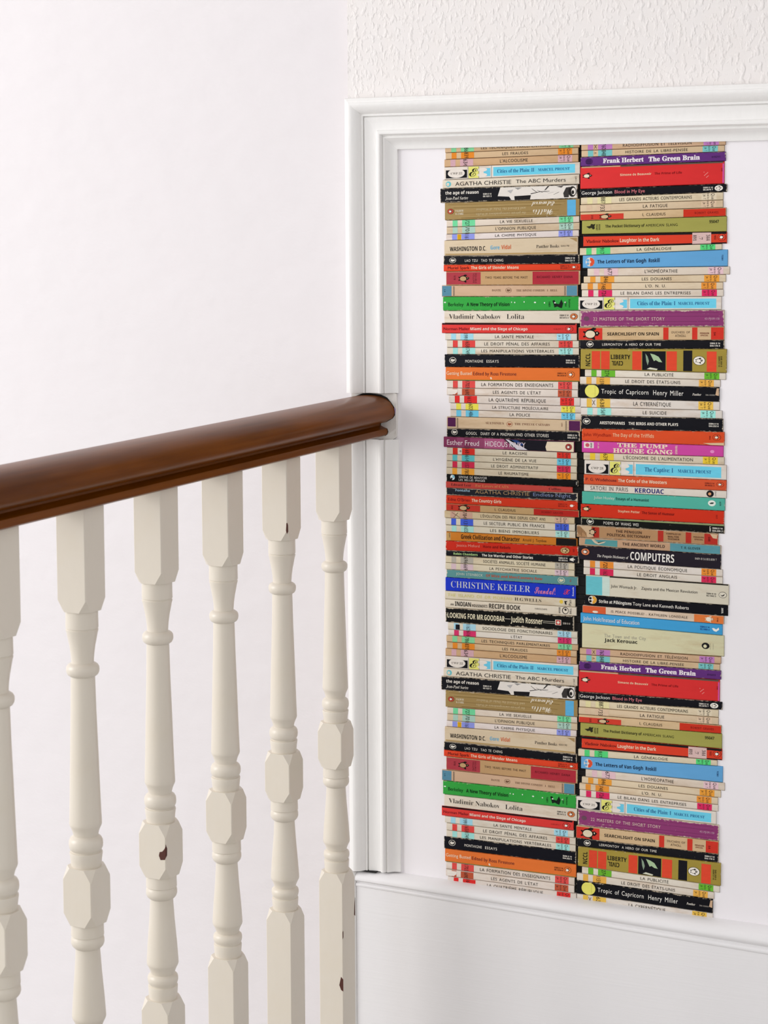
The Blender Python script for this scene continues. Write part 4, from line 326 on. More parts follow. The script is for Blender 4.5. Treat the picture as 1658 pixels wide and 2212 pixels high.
 ('hot pink paperback with cream slab lettering in two lines', 'd64ea6', 0.12, (-753.16, -575.48, -265.83, -265.51, -279.96, -278.44), [('T', 'THE PUMP', 'sb2', 0.2559, 0.6141, 0.06, 0.42, 'f0d8c0', 2), ('T', 'HOUSE GANG', 'sb2', 0.2256, 0.6512, 0.54, 0.94, 'f0d8c0', 2), ('B', 0.0148, 0.0862, 0.08, 0.6, 'efe4dc', 1), ('E', 0.0404, 0.0148, 0.34, 0.17, 'cf5a6a', 2), ('R', 'BANTAM', 'b', 0.062, 0.0754, 0.15, 0.55, '3a2a34', 2), ('R', '$1.25', 'b', 0.1158, 0.1253, 0.1, 0.6, 'f0d8c0', 2), ('R', 'TOM WOLFE', 'b', 0.668, 0.6835, 0.1, 0.9, 'f0d8c0', 2), ('E', 0.9259, 0.0148, 0.55, 0.15, 'e38cc4', 2)]),
 ("cream paperback lettered L'ÉCONOMIE DE L'ALIMENTATION with golden yellow bands", 'dfd3bc', 0.12, (-751.03, -574.21, -280.48, -278.97, -289.05, -288.14), [('B', 0.047, 0.085, 0.02, 0.98, 'ecca3c', 1), ('B', 0.12, 0.22, 0.02, 0.98, 'ecca3c', 1), ('R', '639', 'm', 0.146, 0.176, 0.03, 0.97, '2c2622', 2), ('T', "L'ÉCONOMIE DE L'ALIMENTATION", 'g', 0.2896, 0.7835, 0.27, 0.7, '2b2723', 2), ('B', 0.853, 0.957, 0.02, 0.98, 'ecca3c', 1), ('R', 'Que', 'g', 0.921, 0.943, 0.08, 0.9, '332c28', 2), ('R', 'sais-', 'g', 0.893, 0.908, 0.06, 0.94, '332c28', 2), ('R', 'je ?', 'g', 0.866, 0.886, 0.2, 0.8, '332c28', 2)]),
 ('white paperback with blue title panel and CWP 28 oval', 'e9e0d5', 0.1, (-749.75, -571.53, -289.59, -288.66, -307.16, -306.59), [('B', 0.0132, 0.1736, 0.26, 0.92, '15151a', 1), ('E', 0.0924, 0.064, 0.53, 0.37, 'eae1d6', 2), ('T', 'CWP 28', 's', 0.0508, 0.1366, 0.46, 0.62, '6e655c', 3), ('B', 0.1792, 0.1812, 0.02, 0.98, '2a2a2c', 2), ('B', 0.2611, 0.263, 0.02, 0.98, '2a2a2c', 2), ('B', 0.3548, 0.3568, 0.02, 0.98, '2a2a2c', 2), ('B', 0.1842, 0.2601, 0.03, 0.97, 'e6e27a', 1), ('T', 'E', 'c', 0.1894, 0.2528, 0.18, 0.84, '1c1a18', 2), ('B', 0.2977, 0.3479, 0.2, 0.86, '6fcbe6', 1), ('E', 0.2871, 0.037, 0.32, 0.15, 'eae1d6', 2), ('E', 0.2871, 0.037, 0.74, 0.15, 'eae1d6', 2), ('B', 0.3696, 0.967, 0.14, 0.88, '6fcfe8', 1), ('T', 'The Captive: I', 's', 0.4323, 0.6337, 0.34, 0.64, '23588f', 2), ('T', 'MARCEL PROUST', 's', 0.6667, 0.8977, 0.4, 0.62, '23588f', 2)]),
 ('burnt orange paperback with maroon and cream lettering above a white one', 'dd5a35', 0.3, (-750.57, -571.38, -307.7, -307.13, -319.71, -319.56), [('T', 'P. G. Wodehouse', 'r', 0.016, 0.2351, 0.32, 0.62, '54182a', 2), ('T', 'The Code of the Woosters', 'b', 0.2472, 0.5912, 0.3, 0.62, 'f4dcc0', 2), ('T', 'ISBN 0 14', 'b', 0.855, 0.9198, 0.28, 0.42400000000000004, '6a2018', 2), ('T', '00.0935 3', 'b', 0.855, 0.9198, 0.496, 0.64, '6a2018', 2), ('G', 0.9599, 0.0508, 0.42, 0.5, 'dd5a35', '1a1612', 'f0e8dc', 0)]),
 ('white paperback with thin capitals beside bold navy capitals', 'e5dccf', 0.1, (-750.53, -571.28, -320.25, -320.1, -328.6, -329.16), [('T', 'SATORI IN PARIS', 'g', 0.0468, 0.3153, 0.18, 0.76, '6a6460', 2), ('T', 'KEROUAC', 'b', 0.3654, 0.5691, 0.18, 0.82, '1f2470', 2), ('E', 0.8898, 0.0254, 0.48, 0.46, '17141a', 1), ('E', 0.8871, 0.0107, 0.5, 0.2, 'e0a070', 2), ('R', 'Quartet', 'si', 0.9232, 0.9339, 0.1, 0.8, '6a6460', 2)]),
 ('mint green paperback with faint white and black lettering', '58b9a4', 0.3, (-752.96, -572.91, -329.13, -329.7, -344.48, -344.37), [('T', 'Julian Huxley', 'r', 0.0866, 0.233, 0.32, 0.54, 'd3e0d2', 2), ('T', 'Essays of a Humanist', 'b', 0.243, 0.476, 0.34, 0.56, '1f4a42', 2), ('E', 0.9121, 0.0266, 0.42, 0.25, 'e0e6da', 1), ('E', 0.9121, 0.0233, 0.42, 0.22, 'e8ede2', 2), ('P', [(0.8955, 0.42), (0.9121, 0.34), (0.9288, 0.36), (0.9188, 0.48), (0.9021, 0.5)], '3a4a44', 3), ('R', 'A579', 'b', 0.964, 0.9747, 0.25, 0.6, '1f4a42', 2)]),
 ('scarlet paperback with small centred lettering above the thin black-and-green one', 'd6361f', 0.3, (-754.52, -573.93, -345.02, -344.91, -361.03, -360.66), [('G', 0.0432, 0.0611, 0.35, 0.36, '', '1a1612', 'e6d2a4', 0), ('T', 'Stephen Potter', 'b', 0.2664, 0.4206, 0.32, 0.5, 'f0c4a0', 2), ('T', 'The Sense of Humour', 'b', 0.4339, 0.6618, 0.34, 0.54, '7a1410', 2), ('R', '1517', 'b', 0.9468, 0.9568, 0.3, 0.62, '7a1410', 2)]),
 ('thin black paperback with white capitals and green top edge', '131412', 0.6, (-754.1, -573.45, -361.57, -361.2, -371.37, -372.44), [('B', 0.0066, 0.9967, 0.02, 0.18, '8a9a68', 1), ('C', 0.0651, 0.0518, 0.5, 0.76, 'd8d4c8', '131412'), ('T', 'POEMS OF WANG WEI', 'g', 0.1608, 0.4086, 0.4, 0.76, 'e6e2d8', 2), ('T', 'ISBN 0 14', 'b', 0.9203, 0.99, 0.36, 0.5519999999999999, 'ece6da', 2), ('T', '044.295 2', 'b', 0.9203, 0.99, 0.648, 0.84, 'ece6da', 2), ('R', 'L295', 'b', 0.9003, 0.9103, 0.3, 0.85, 'ece6da', 2)]),
 ('worn brown paperback with a frayed spine and red bars', 'b98f66', 0.6, (-759.64, -580.68, -371.87, -372.94, -386.9, -386.81), [('B', 0.111, 0.1634, 0.08, 0.96, 'b53325', 1), ('P', [(0.0235, 0.05), (0.1076, 0.02), (0.1042, 0.4), (0.1244, 0.9), (0.0773, 0.98), (0.0706, 0.6)], 'd6b894', 2), ('G', 0.1177, 0.0511, 0.5, 0.6, '', '2a1614', 'd6b894', 0), ('T', 'THE PENGUIN', 'b', 0.2824, 0.4674, 0.2, 0.42, '4a3024', 2), ('T', 'POLITICAL DICTIONARY', 'b', 0.2199, 0.5293, 0.54, 0.76, '4a3024', 2), ('B', 0.5817, 0.6207, 0.03, 0.97, 'b53025', 1), ('B', 0.7767, 0.8157, 0.03, 0.97, 'b53025', 1), ('B', 0.9059, 0.9973, 0.05, 0.97, 'b53025', 1), ('T', 'COMPILED BY', 'b', 0.6402, 0.7451, 0.18, 0.32, '5a3a2a', 2), ('T', 'WALTER', 'b', 0.6503, 0.7297, 0.42, 0.58, '5a3a2a', 2), ('T', 'THEIMER', 'b', 0.6503, 0.733, 0.64, 0.78, '5a3a2a', 2), ('T', 'PENGUIN', 'b', 0.8305, 0.9018, 0.34, 0.46, '6a3a2a', 2), ('T', 'SPECIAL', 'b', 0.8373, 0.8978, 0.54, 0.66, '6a3a2a', 2), ('P', [(0.9449, 0.05), (0.9953, 0.06), (0.9919, 0.45), (0.965, 0.4)], 'd6b894', 2), ('R', 'S48', 'b', 0.9328, 0.9475, 0.3, 0.7, '5a1512', 2), ('B', 0.0034, 0.0074, 0.1, 0.6, '7a5638', 1), ('B', 0.0134, 0.0175, 0.13, 0.7, '7a5638', 1), ('B', 0.0235, 0.0276, 0.16, 0.8, '7a5638', 1), ('B', 0.0336, 0.0377, 0.1, 0.9, '7a5638', 1), ('B', 0.0437, 0.0477, 0.13, 0.6, '7a5638', 1), ('B', 0.0538, 0.0578, 0.16, 0.7, '7a5638', 1), ('B', 0.0639, 0.0679, 0.1, 0.8, '7a5638', 1), ('B', 0.074, 0.078, 0.13, 0.9, '7a5638', 1), ('B', 0.0841, 0.0881, 0.16, 0.6, '7a5638', 1), ('B', 0.0941, 0.0982, 0.1, 0.7, '7a5638', 1)]),
 ('thin worn paperback with teal ends and pinkish tan middle', 'c9a281', 0.5, (-756.5, -577.3, -387.44, -387.35, -397.15, -398.07), [('P', [(0.047, 0.15), (0.2765, 0.1), (0.2765, 0.92), (0.0403, 0.8)], '5a9c9c', 1), ('B', 0.6497, 0.9966, 0.04, 0.97, '5a96a0', 1), ('T', 'THE ANCIENT WORLD', 'b', 0.3121, 0.6128, 0.3, 0.66, '4a3830', 2), ('T', 'T. R. GLOVER', 'b', 0.7248, 0.8604, 0.34, 0.62, '2f4a50', 2), ('P', [(0.0906, 0.15), (0.1074, 0.12), (0.1409, 0.5), (0.1946, 0.3), (0.1812, 0.5), (0.1409, 0.75), (0.1141, 0.6)], 'd9c8ac', 2), ('P', [(0.1007, 0.2), (0.1342, 0.45), (0.1879, 0.3), (0.1409, 0.55)], '30302c', 3)]),
 ('black paperback with huge white condensed capitals and orange oval penguin', '26202a', 0.35, (-756.83, -577.17, -397.68, -398.62, -414.96, -416.2), [('G', 0.0476, 0.063, 0.42, 0.52, 'dd7f54', '1a1612', 'f0e8dc', 0), ('T', 'The Penguin Dictionary of', 'sb', 0.1326, 0.357, 0.55, 0.74, 'e6e0d6', 2), ('T', 'COMPUTERS', 'b', 0.3691, 0.6785, 0.2, 0.78, 'f0ece4', 2), ('T', 'ISBN 0 14 051.039 7', 'st', 0.8225, 0.9719, 0.3, 0.44, 'd9d3c9', 2)]),
 ('white paperback lettered LA POLITIQUE ÉCONOMIQUE with orange bands', 'e8dfd4', 0.12, (-750.59, -575.06, -415.55, -416.76, -424.29, -425.37), [('B', 0.047, 0.085, 0.02, 0.98, 'ed9136', 1), ('B', 0.12, 0.22, 0.02, 0.98, 'ed9136', 1), ('R', '720', 'm', 0.146, 0.176, 0.03, 0.97, '2c2622', 2), ('T', 'LA POLITIQUE ÉCONOMIQUE', 'g', 0.3253, 0.7521, 0.27, 0.7, '2b2723', 2), ('B', 0.853, 0.957, 0.02, 0.98, 'ed9136', 1), ('R', 'Que', 'g', 0.921, 0.943, 0.08, 0.9, '332c28', 2), ('R', 'sais-', 'g', 0.893, 0.908, 0.06, 0.94, '332c28', 2), ('R', 'je ?', 'g', 0.866, 0.886, 0.2, 0.8, '332c28', 2)]),
 ('cream paperback lettered LE DROIT ANGLAIS with cerise bands', 'e4dbcd', 0.12, (-750.56, -574.98, -424.83, -425.91, -433.59, -434.01), [('B', 0.047, 0.085, 0.02, 0.98, 'dc2a56', 1), ('B', 0.12, 0.22, 0.02, 0.98, 'dc2a56', 1), ('R', '1163', 'm', 0.146, 0.176, 0.03, 0.97, '2c2622', 2), ('T', 'LE DROIT ANGLAIS', 'g', 0.3938, 0.6801, 0.27, 0.7, '2b2723', 2), ('B', 0.853, 0.957, 0.02, 0.98, 'dc2a56', 1), ('R', 'Que', 'g', 0.921, 0.943, 0.08, 0.9, '332c28', 2), ('R', 'sais-', 'g', 0.893, 0.908, 0.06, 0.94, '332c28', 2), ('R', 'je ?', 'g', 0.866, 0.886, 0.2, 0.8, '332c28', 2)]),
 ('thick cream paperback with turquoise block at its left end', 'ddd5c0', 0.12, (-747.66, -567.24, -434.14, -434.57, -459.49, -459.89), [('B', 0.0013, 0.1178, 0.05, 0.97, '6cc6d0', 1), ('B', 0.1178, 0.1711, 0.05, 0.97, 'cfe3d8', 1), ('B', 0.1711, 0.9973, 0, 0.05, '23201e', 1), ('T', 'John Womack Jr.', 'r', 0.1798, 0.3662, 0.4, 0.54, '3a3632', 2), ('T', 'Zapata and the Mexican Revolution', 'r', 0.3955, 0.7876, 0.4, 0.54, '3a3632', 2), ('T', 'ISBN 0 14', 'b', 0.8495, 0.9148, 0.46, 0.532, '2e2a28', 2), ('T', '02.1442 5', 'b', 0.8495, 0.9148, 0.5680000000000001, 0.64, '2e2a28', 2), ('E', 0.9607, 0.028, 0.52, 0.15, '3a3632', 1), ('E', 0.9607, 0.0253, 0.52, 0.13, 'e0d8c6', 2), ('P', [(0.9421, 0.5), (0.9554, 0.55), (0.9754, 0.46), (0.9687, 0.56), (0.9554, 0.6)], '3a3632', 3)]),
 ('black paperback with bold white lettering and yellow-white round emblem', '111118', 0.3, (-749.2, -568.22, -460.02, -460.43, -472.47, -473.21), [('E', 0.0578, 0.0306, 0.4, 0.42, 'e6e0d4', 1), ('P', [(0.0578, 0.0), (0.0751, 0.08), (0.087, 0.3), (0.087, 0.52), (0.0751, 0.74), (0.0578, 0.84)], 'e6a83c', 2), ('E', 0.0419, 0.01, 0.26, 0.12, '111118', 2), ('E', 0.0419, 0.01, 0.56, 0.12, '111118', 2), ('E', 0.0578, 0.008, 0.4, 0.1, 'e6e0d4', 3), ('T', 'Strike at Pilkingtons', 'b', 0.1037, 0.3355, 0.34, 0.66, 'ece8de', 2), ('T', 'Tony Lane and Kenneth Roberts', 'r', 0.3442, 0.7349, 0.34, 0.66, 'ece8de', 2), ('R', '2653L', 'b', 0.9588, 0.9708, 0.25, 0.8, 'ece8de', 2)]),
 ('thin paperback with orange ends and pale middle above the bright blue one', 'e4d0ba', 0.2, (-751.65, -572.78, -473.0, -473.73, -482.19, -483.77), [('B', 0.002, 0.1684, 0.03, 0.97, 'dd6238', 1), ('B', 0.7953, 0.9987, 0.03, 0.97, 'e07a3c', 1), ('T', 'IS PEACE POSSIBLE? . KATHLEEN LONSDALE', 'g', 0.2074, 0.7495, 0.36, 0.66, '3a2c24', 2), ('G', 0.901, 0.0593, 0.5, 0.72, '', 'e8c8a8', 'efe6d6', 0), ('E', 0.0929, 0.0202, 0.75, 0.15, 'efe6d6', 1), ('R', 'S166', 'b', 0.9529, 0.963, 0.25, 0.75, '5a2418', 2)]),
 ('bright blue paperback with thin white lettering', '46a5dc', 0.12, (-754.34, -574.66, -482.71, -484.29, -495.43, -497.35), [('T', 'John Holt/Instead of Education', 'r', 0.0201, 0.4228, 0.3, 0.7, 'ece8e0', 2), ('T', 'ISBN 0 14', 'b', 0.849, 0.9134, 0.28, 0.43200000000000005, '1c3a8a', 2), ('T', '02.1999 4', 'b', 0.849, 0.9134, 0.508, 0.66, '1c3a8a', 2), ('P', [(0.9295, 0.42), (0.943, 0.38), (0.9597, 0.5), (0.9765, 0.3), (0.9799, 0.5), (0.9597, 0.72), (0.943, 0.66)], 'f0ece4', 2)]),
 ('very thick pale yellow paperback with grey and black lettering', 'd9d4ae', 0.08, (-752.41, -572.49, -495.99, -497.91, -526.9, -523.52), [('T', 'The Town and the City', 'g', 0.1609, 0.4571, 0.36, 0.5, 'a8a494', 2), ('T', 'Jack Kerouac', 'b', 0.1622, 0.3975, 0.54, 0.69, '1c1a16', 2), ('E', 0.8747, 0.0268, 0.55, 0.15, '1a181a', 1), ('E', 0.8713, 0.0121, 0.57, 0.08, 'd9d4ae', 2), ('R', 'QUARTET', 'r', 0.9035, 0.9088, 0.42, 0.72, '8a8674', 2), ('R', 'LONDON', 'r', 0.9249, 0.929, 0.42, 0.7, '8a8674', 2)]),
]
# ------------------------------------------------------------------ instances of the books
def settle(stack, i):
    """how far the repeat low in the stack has slipped from the one above it: dx, dz, tilt"""
    t = (i + 1) / 25.0
    if stack == 0: return (-0.0030 * t, -0.0032 * t, 0.010 * t)
    return (-0.0028 * t ** 3, -0.0050 * t ** 0.7, 0.013 * t)
def expand(table, n_low, stack):
    rows = []
    for i, b in enumerate(table): rows.append((i, 0, [v / 1000.0 for v in b[3]]))
    for i in range(n_low):
        d = [v / 1000.0 for v in table[i][3]]
        dx, dz, a = settle(stack, i); w = (d[1] - d[0]) / 2 * math.tan(a)
        rows.append((i, 1, [d[0] + dx, d[1] + dx] + [z - PERIOD + dz + sg * w for z, sg in zip(d[2:], (1, -1, 1, -1))]))
    return rows
N_LOW_L, N_LOW_R = 26, 25
ROWS_L = expand(LEFT_BOOKS, N_LOW_L, 0)
ROWS_R = expand(RIGHT_BOOKS, N_LOW_R, 1)

# ------------------------------------------------------------------ room shell
WALL_X0, WALL_X1, TOP_Z, FLOOR_Z = -1.066, 1.6, 1.55, -1.19
FRAME_IN_L, FRAME_IN_R, FRAME_IN_T, FRAME_W_M = -1.000, -0.20, 0.1005, 0.066
UPPER_Z = FRAME_IN_T + FRAME_W_M * 0.5
NICHE_TOP = max(ROWS_L[0][2][2], ROWS_L[0][2][3], ROWS_R[0][2][2], ROWS_R[0][2][3]) + 0.001
def build_wall_back():
    mb = MB()
    sides = []
    for rows, kx, kt, kb in ((ROWS_L, 0, 2, 4), (ROWS_R, 1, 3, 5)):
        prof = []
        for (i, c, d) in rows:
            e = 0.0003 if kx else -0.0003
            prof += [(d[kx] + e, d[kt] + 0.00015), (d[kx] + e, d[kb] - 0.00015)]
        for j in range(1, len(prof) - 1, 2):
            zm = (prof[j][1] + prof[j + 1][1]) / 2
            prof[j] = (prof[j][0], zm); prof[j + 1] = (prof[j + 1][0], zm)
        prof[0] = (prof[0][0], NICHE_TOP)
        sides.append(prof)
    nb = min(sides[0][-1][1], sides[1][-1][1])
    for prof in sides: prof[-1] = (prof[-1][0], nb)
    D = 0.112
    for k, prof in enumerate(sides):
        ex = WALL_X0 if k == 0 else WALL_X1
        for (a, b) in zip(prof[::2], prof[1::2]):
            q = [(ex, 0, a[1]), (ex, 0, b[1]), (b[0], 0, b[1]), (a[0], 0, a[1])]
            if k: q.reverse()
            mb.quad(*q)
            r = [(a[0], 0, a[1]), (b[0], 0, b[1]), (b[0], D, b[1]), (a[0], D, a[1])]
            mb.quad(*r)
        for b, a in zip(prof[1:-1:2], prof[2::2]):
            mb.quad((b[0], 0, b[1]), (a[0], 0, a[1]), (a[0], D, a[1]), (b[0], D, b[1]))
    xl, xr = min(q[0] for q in sides[0]), max(q[0] for q in sides[1])
    mb.quad((WALL_X0, 0, NICHE_TOP), (WALL_X1, 0, NICHE_TOP), (WALL_X1, 0, UPPER_Z), (WALL_X0, 0, UPPER_Z))
    mb.quad((WALL_X0, 0, FLOOR_Z), (WALL_X1, 0, FLOOR_Z), (WALL_X1, 0, nb), (WALL_X0, 0, nb))
    mb.quad((xl, D, nb), (xr, D, nb), (xr, D, NICHE_TOP), (xl, D, NICHE_TOP))
    mb.quad((xl, 0, nb), (xr, 0, nb), (xr, D, nb), (xl, D, nb))
    mb.quad((xl, 0, NICHE_TOP), (xr, 0, NICHE_TOP), (xr, D, NICHE_TOP), (xl, D, NICHE_TOP))
    # back and end of the wall body
    mb.quad((WALL_X0, 0.14, FLOOR_Z), (WALL_X0, 0.14, UPPER_Z), (WALL_X1, 0.14, UPPER_Z), (WALL_X1, 0.14, FLOOR_Z))
    mb.quad((WALL_X0, 0.0, FLOOR_Z), (WALL_X0, 0.0, UPPER_Z), (WALL_X0, 0.14, UPPER_Z), (WALL_X0, 0.14, FLOOR_Z))
    return structure(mesh_obj('wall_back', mb.v, mb.f, M_PANEL))
build_wall_back()

# dark sheet added behind the spines, painting in the shade between the stacks
def build_gap_shade():
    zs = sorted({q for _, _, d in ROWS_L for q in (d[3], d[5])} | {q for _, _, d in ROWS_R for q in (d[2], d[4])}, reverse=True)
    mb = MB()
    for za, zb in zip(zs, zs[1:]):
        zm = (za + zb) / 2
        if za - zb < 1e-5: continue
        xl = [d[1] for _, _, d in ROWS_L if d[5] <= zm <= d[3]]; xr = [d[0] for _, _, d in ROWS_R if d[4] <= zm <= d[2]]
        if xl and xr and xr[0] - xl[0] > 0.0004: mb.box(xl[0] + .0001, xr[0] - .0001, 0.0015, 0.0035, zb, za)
    structure(mesh_obj('gap_shade', mb.v, mb.f, M_DARK))
build_gap_shade()

def box_obj(name, mat, *a, **k):
    mb = MB(); mb.box(*a); return mesh_obj(name, mb.v, mb.f, mat, **k)
structure(box_obj('wall_upper', M_STIPPLE, -1.068, WALL_X1, -0.005, 0.14, UPPER_Z, TOP_Z))
structure(box_obj('wall_left', M_PLASTER, -4.6, -1.0665, 0.008, 0.14, -2.6, TOP_Z))
structure(box_obj('wall_right', M_ROOM, WALL_X1, WALL_X1 + 0.1, -1.5, 0.14, FLOOR_Z - 0.2, TOP_Z))
structure(box_obj('ceiling', M_ROOM, -4.6, WALL_X1 + 0.1, -3.7, 0.14, TOP_Z, TOP_Z + 0.1))
structure(box_obj('floor_stairwell', M_STAIRS, -4.6, -1.10, -3.6, 0.008, -2.7, -2.6))
structure(box_obj('floor', M_FLOOR, -1.10, WALL_X1, -3.6, 0.0, FLOOR_Z - 0.2, FLOOR_Z))

# door-style frame moulding: profile (distance outwards from the inner edge, projection), metres
ARCH = [(0, 0), (0, .0035), (.003, .0045), (.007, .0055), (.010, .0075), (.0125, .0105), (.0145, .0125), (.0155, .0120), (.0160, .0105),
        (.0172, .0105), (.0178, .0135), (.0195, .0158), (.0215, .0160), (.0235, .0148), (.0245, .0125), (.030, .0118), (.036, .0124), (.0410, .0140),
        (.0412, .0120), (.0422, .0120), (.0426, .0152), (.0440, .0156), (.0452, .0150), (.0458, .0160), (.0475, .0185), (.0505, .0215), (.0545, .0240),
        (.0575, .0250), (.0592, .0248), (.0596, .0232), (.0605, .0228), (.0630, .0226), (.0652, .0214), (.066, .0190), (.066, 0)]
GAP_TOP, GAP_BOT, SKIRT_Z = -0.2125, -0.2730, -0.8490
def leg(name, side, z0, z1, mitre):
    r0 = [(FRAME_IN_L - d, -h, z0) if side < 0 else (FRAME_IN_R + d, -h, z0) for d, h in ARCH]
    r1 = [(q[0], q[1], (FRAME_IN_T + d) if mitre else z1) for q, (d, h) in zip(r0, ARCH)]
    v, f = sweep([r0, r1])
    return structure(mesh_obj(name, v, f, M_TRIM, smooth=28))
leg('trim_1', -1, GAP_TOP, 0, True)
t2 = leg('trim_2', -1, SKIRT_Z + 0.0022, GAP_BOT, False)
box_obj('dark_gap', M_DARK, -1.0630, -1.030, -0.0160, -0.0005, SKIRT_Z + 0.0006, SKIRT_Z + 0.0021, parent=t2)  # added strip that paints the shade into the joint above the skirting
leg('trim_3', 1, SKIRT_Z + 0.0016, 0, True)
v, f = sweep([[(FRAME_IN_L - d, -h, FRAME_IN_T + d) for d, h in ARCH], [(FRAME_IN_R + d, -h, FRAME_IN_T + d) for d, h in ARCH]])
structure(mesh_obj('trim_4', v, f, M_TRIM, smooth=28))
# rough patch of filler where the handrail was let into the frame
pts = [(-1.066, GAP_TOP), (-1.020, GAP_TOP + .0002), (-1.012, GAP_TOP + .003), (-1.0025, GAP_TOP - .001), (-1.0015, -.235), (-1.0022, -.258), (-1.003, GAP_BOT + .003), (-1.010, GAP_BOT - .0015), (-1.022, GAP_BOT), (-1.066, GAP_BOT)]
v, f = sweep([[(x, -0.0002, z) for x, z in pts], [(x, -0.0045 + 0.0012 * math.sin(i * 2.1), z) for i, (x, z) in enumerate(pts)]])
structure(mesh_obj('trim_5', v, f, M_FILLER))

# skirting board with moulded cap
def build_baseboard():
    S = SKIRT_Z
    prof = [(0, S), (-.005, S), (-.011, S - .0012), (-.0165, S - .0045), (-.0205, S - .0095), (-.0225, S - .0150), (-.0222, S - .0195), (-.0195, S - .0235), (-.0168, S - .0255),
            (-.0168, S - .0275), (-.0190, S - .0288), (-.0200, S - .0310), (-.0196, S - .0345), (-.0180, S - .0365), (-.0179, S - .0400), (-.0178, FLOOR_Z), (0, FLOOR_Z)]
    drop = lambda x: -0.0076 * (x + 0.99) if x < 0 else -0.0076 * 0.99
    deep = lambda x: min(0.9, 0.56 + 0.5 * (x + 1.06))     # the cap is fuller towards the right
    v, f = sweep([[(x, y, S + (z - S) * deep(x) + drop(x) if z > FLOOR_Z else z) for y, z in prof] for x in (-1.0575, -0.8, -0.5, 0.0, 0.6)])
    o = structure(mesh_obj('baseboard_back', v, f, M_BOARD, smooth=40))
    st = [(-1.0660, 0), (-1.0660, -.0195), (-1.0650, -.0215), (-1.0630, -.0225), (-1.0605, -.0222), (-1.0585, -.0205), (-1.0578, -.018), (-1.0578, 0)]
    v, f = sweep([[(x, y, FLOOR_Z) for x, y in st], [(x, y, S - .001) for x, y in st]])
    mesh_obj('end_bead', v, f, M_TRIM, parent=o, smooth=40)
build_baseboard()

# ------------------------------------------------------------------ handrail
RAIL_X, RAIL_Z = -1.041, -0.2682
def build_rail():
    half = [(.0, .0), (.0235, .0), (.0262, .0018), (.0272, .0055), (.0258, .0092), (.0205, .0112), (.0165, .0132), (.0165, .0165), (.0252, .0178), (.0272, .0192),
            (.0280, .0200), (.0332, .0225), (.0362, .0268), (.0368, .0315), (.0352, .0372), (.0312, .0432), (.0250, .0478), (.0170, .0508), (.0085, .0521), (0, .0525)]
    prof = half + [(-x, z) for x, z in reversed(half[1:-1])]
    root = empty('handrail', (RAIL_X, 0, RAIL_Z))
    rings = [[(x, y, z) for x, z in prof] for y in (-0.0048, -0.4, -0.8, -1.2, -1.75)]
    v, f = sweep(rings)
    mesh_obj('rail', v, f, M_WOOD, root, smooth=40)
    # splash of pale lilac old paint and a dark ring painting in grime and crack shade at the wall end
    mp = flat_mat('lilac_paint_remnant', '9c86a8', 0.6)
    pts = [(.0330, .0232), (.0374, .0290), (.0378, .0345), (.0366, .0370), (.0352, .0330), (.0345, .0270)]
    v, f = sweep([[(x, -0.0046, z) for x, z in pts], [(x, -0.0062, z) for x, z in pts]])
    mesh_obj('paint_remnant', v, f, mp, root)
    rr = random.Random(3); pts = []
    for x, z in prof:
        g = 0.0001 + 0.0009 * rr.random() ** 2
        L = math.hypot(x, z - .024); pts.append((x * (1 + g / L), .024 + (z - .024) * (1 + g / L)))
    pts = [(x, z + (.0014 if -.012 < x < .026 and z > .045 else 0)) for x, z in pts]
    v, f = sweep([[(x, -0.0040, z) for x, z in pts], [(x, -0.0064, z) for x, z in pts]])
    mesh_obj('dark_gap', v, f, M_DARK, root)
    tag(root, 'dark brown varnished wooden handrail with rounded top above white balusters', 'handrail')
build_rail()

# ------------------------------------------------------------------ balusters
FACE = 0.0342
NSEG = 48
def zy(y): return -(y - 1146.4) / 1821.5
TURN_A = [(1160, 59), (1197, 60), (1198.2, 57), (1199.4, 57), (1200.5, 59.5), (1203, 59), (1206, 57), (1215, 53.5), (1230, 47.5), (1245, 43.2), (1258, 41), (1261.5, 41), (1262.5, 48), (1265, 55.5), (1269, 60),
          (1274, 61), (1279, 59.5), (1283, 55), (1285.5, 48), (1286.5, 44), (1290, 44.5), (1350, 47), (1420, 51.5), (1500, 56), (1550, 59.5), (1557, 60), (1560, 58.5), (1564, 54.5), (1571, 49), (1579, 45.5),
          (1580.5, 50), (1583, 57), (1588, 62), (1594, 63), (1600, 62), (1604.5, 58), (1606.5, 54), (1608, 54), (1609, 60), (1611, 61), (1622, 58), (1634, 55.5), (1640, 55)]
TURN_B = [(1734, 58), (1741, 59.5), (1763.5, 61), (1764.7, 57.5), (1766, 57.5), (1767.5, 59.5), (1772, 61.5), (1778, 61.5), (1783, 58), (1786.5, 52), (1788.5, 46), (1793, 45.5), (1830, 50), (1880, 58.5),
          (1910, 62.6), (1917, 63), (1920, 61.5), (1924, 57), (1931, 51), (1938, 47), (1939.2, 51.5), (1942, 58), (1946, 60.5), (1951, 60.5), (1956, 58), (1959.5, 53.5), (1961, 53.5), (1962, 58), (1964, 58.8), (1980, 56.5), (1992, 55)]
def lathe(prof, dz):
    rings = []
    for y, d in prof:
        r = d / 2 / 1845.0
        rings.append([(r * math.cos(a * 2 * math.pi / NSEG), r * math.sin(a * 2 * math.pi / NSEG), zy(y) + dz) for a in range(NSEG)])
    rings.reverse()
    return sweep(rings)
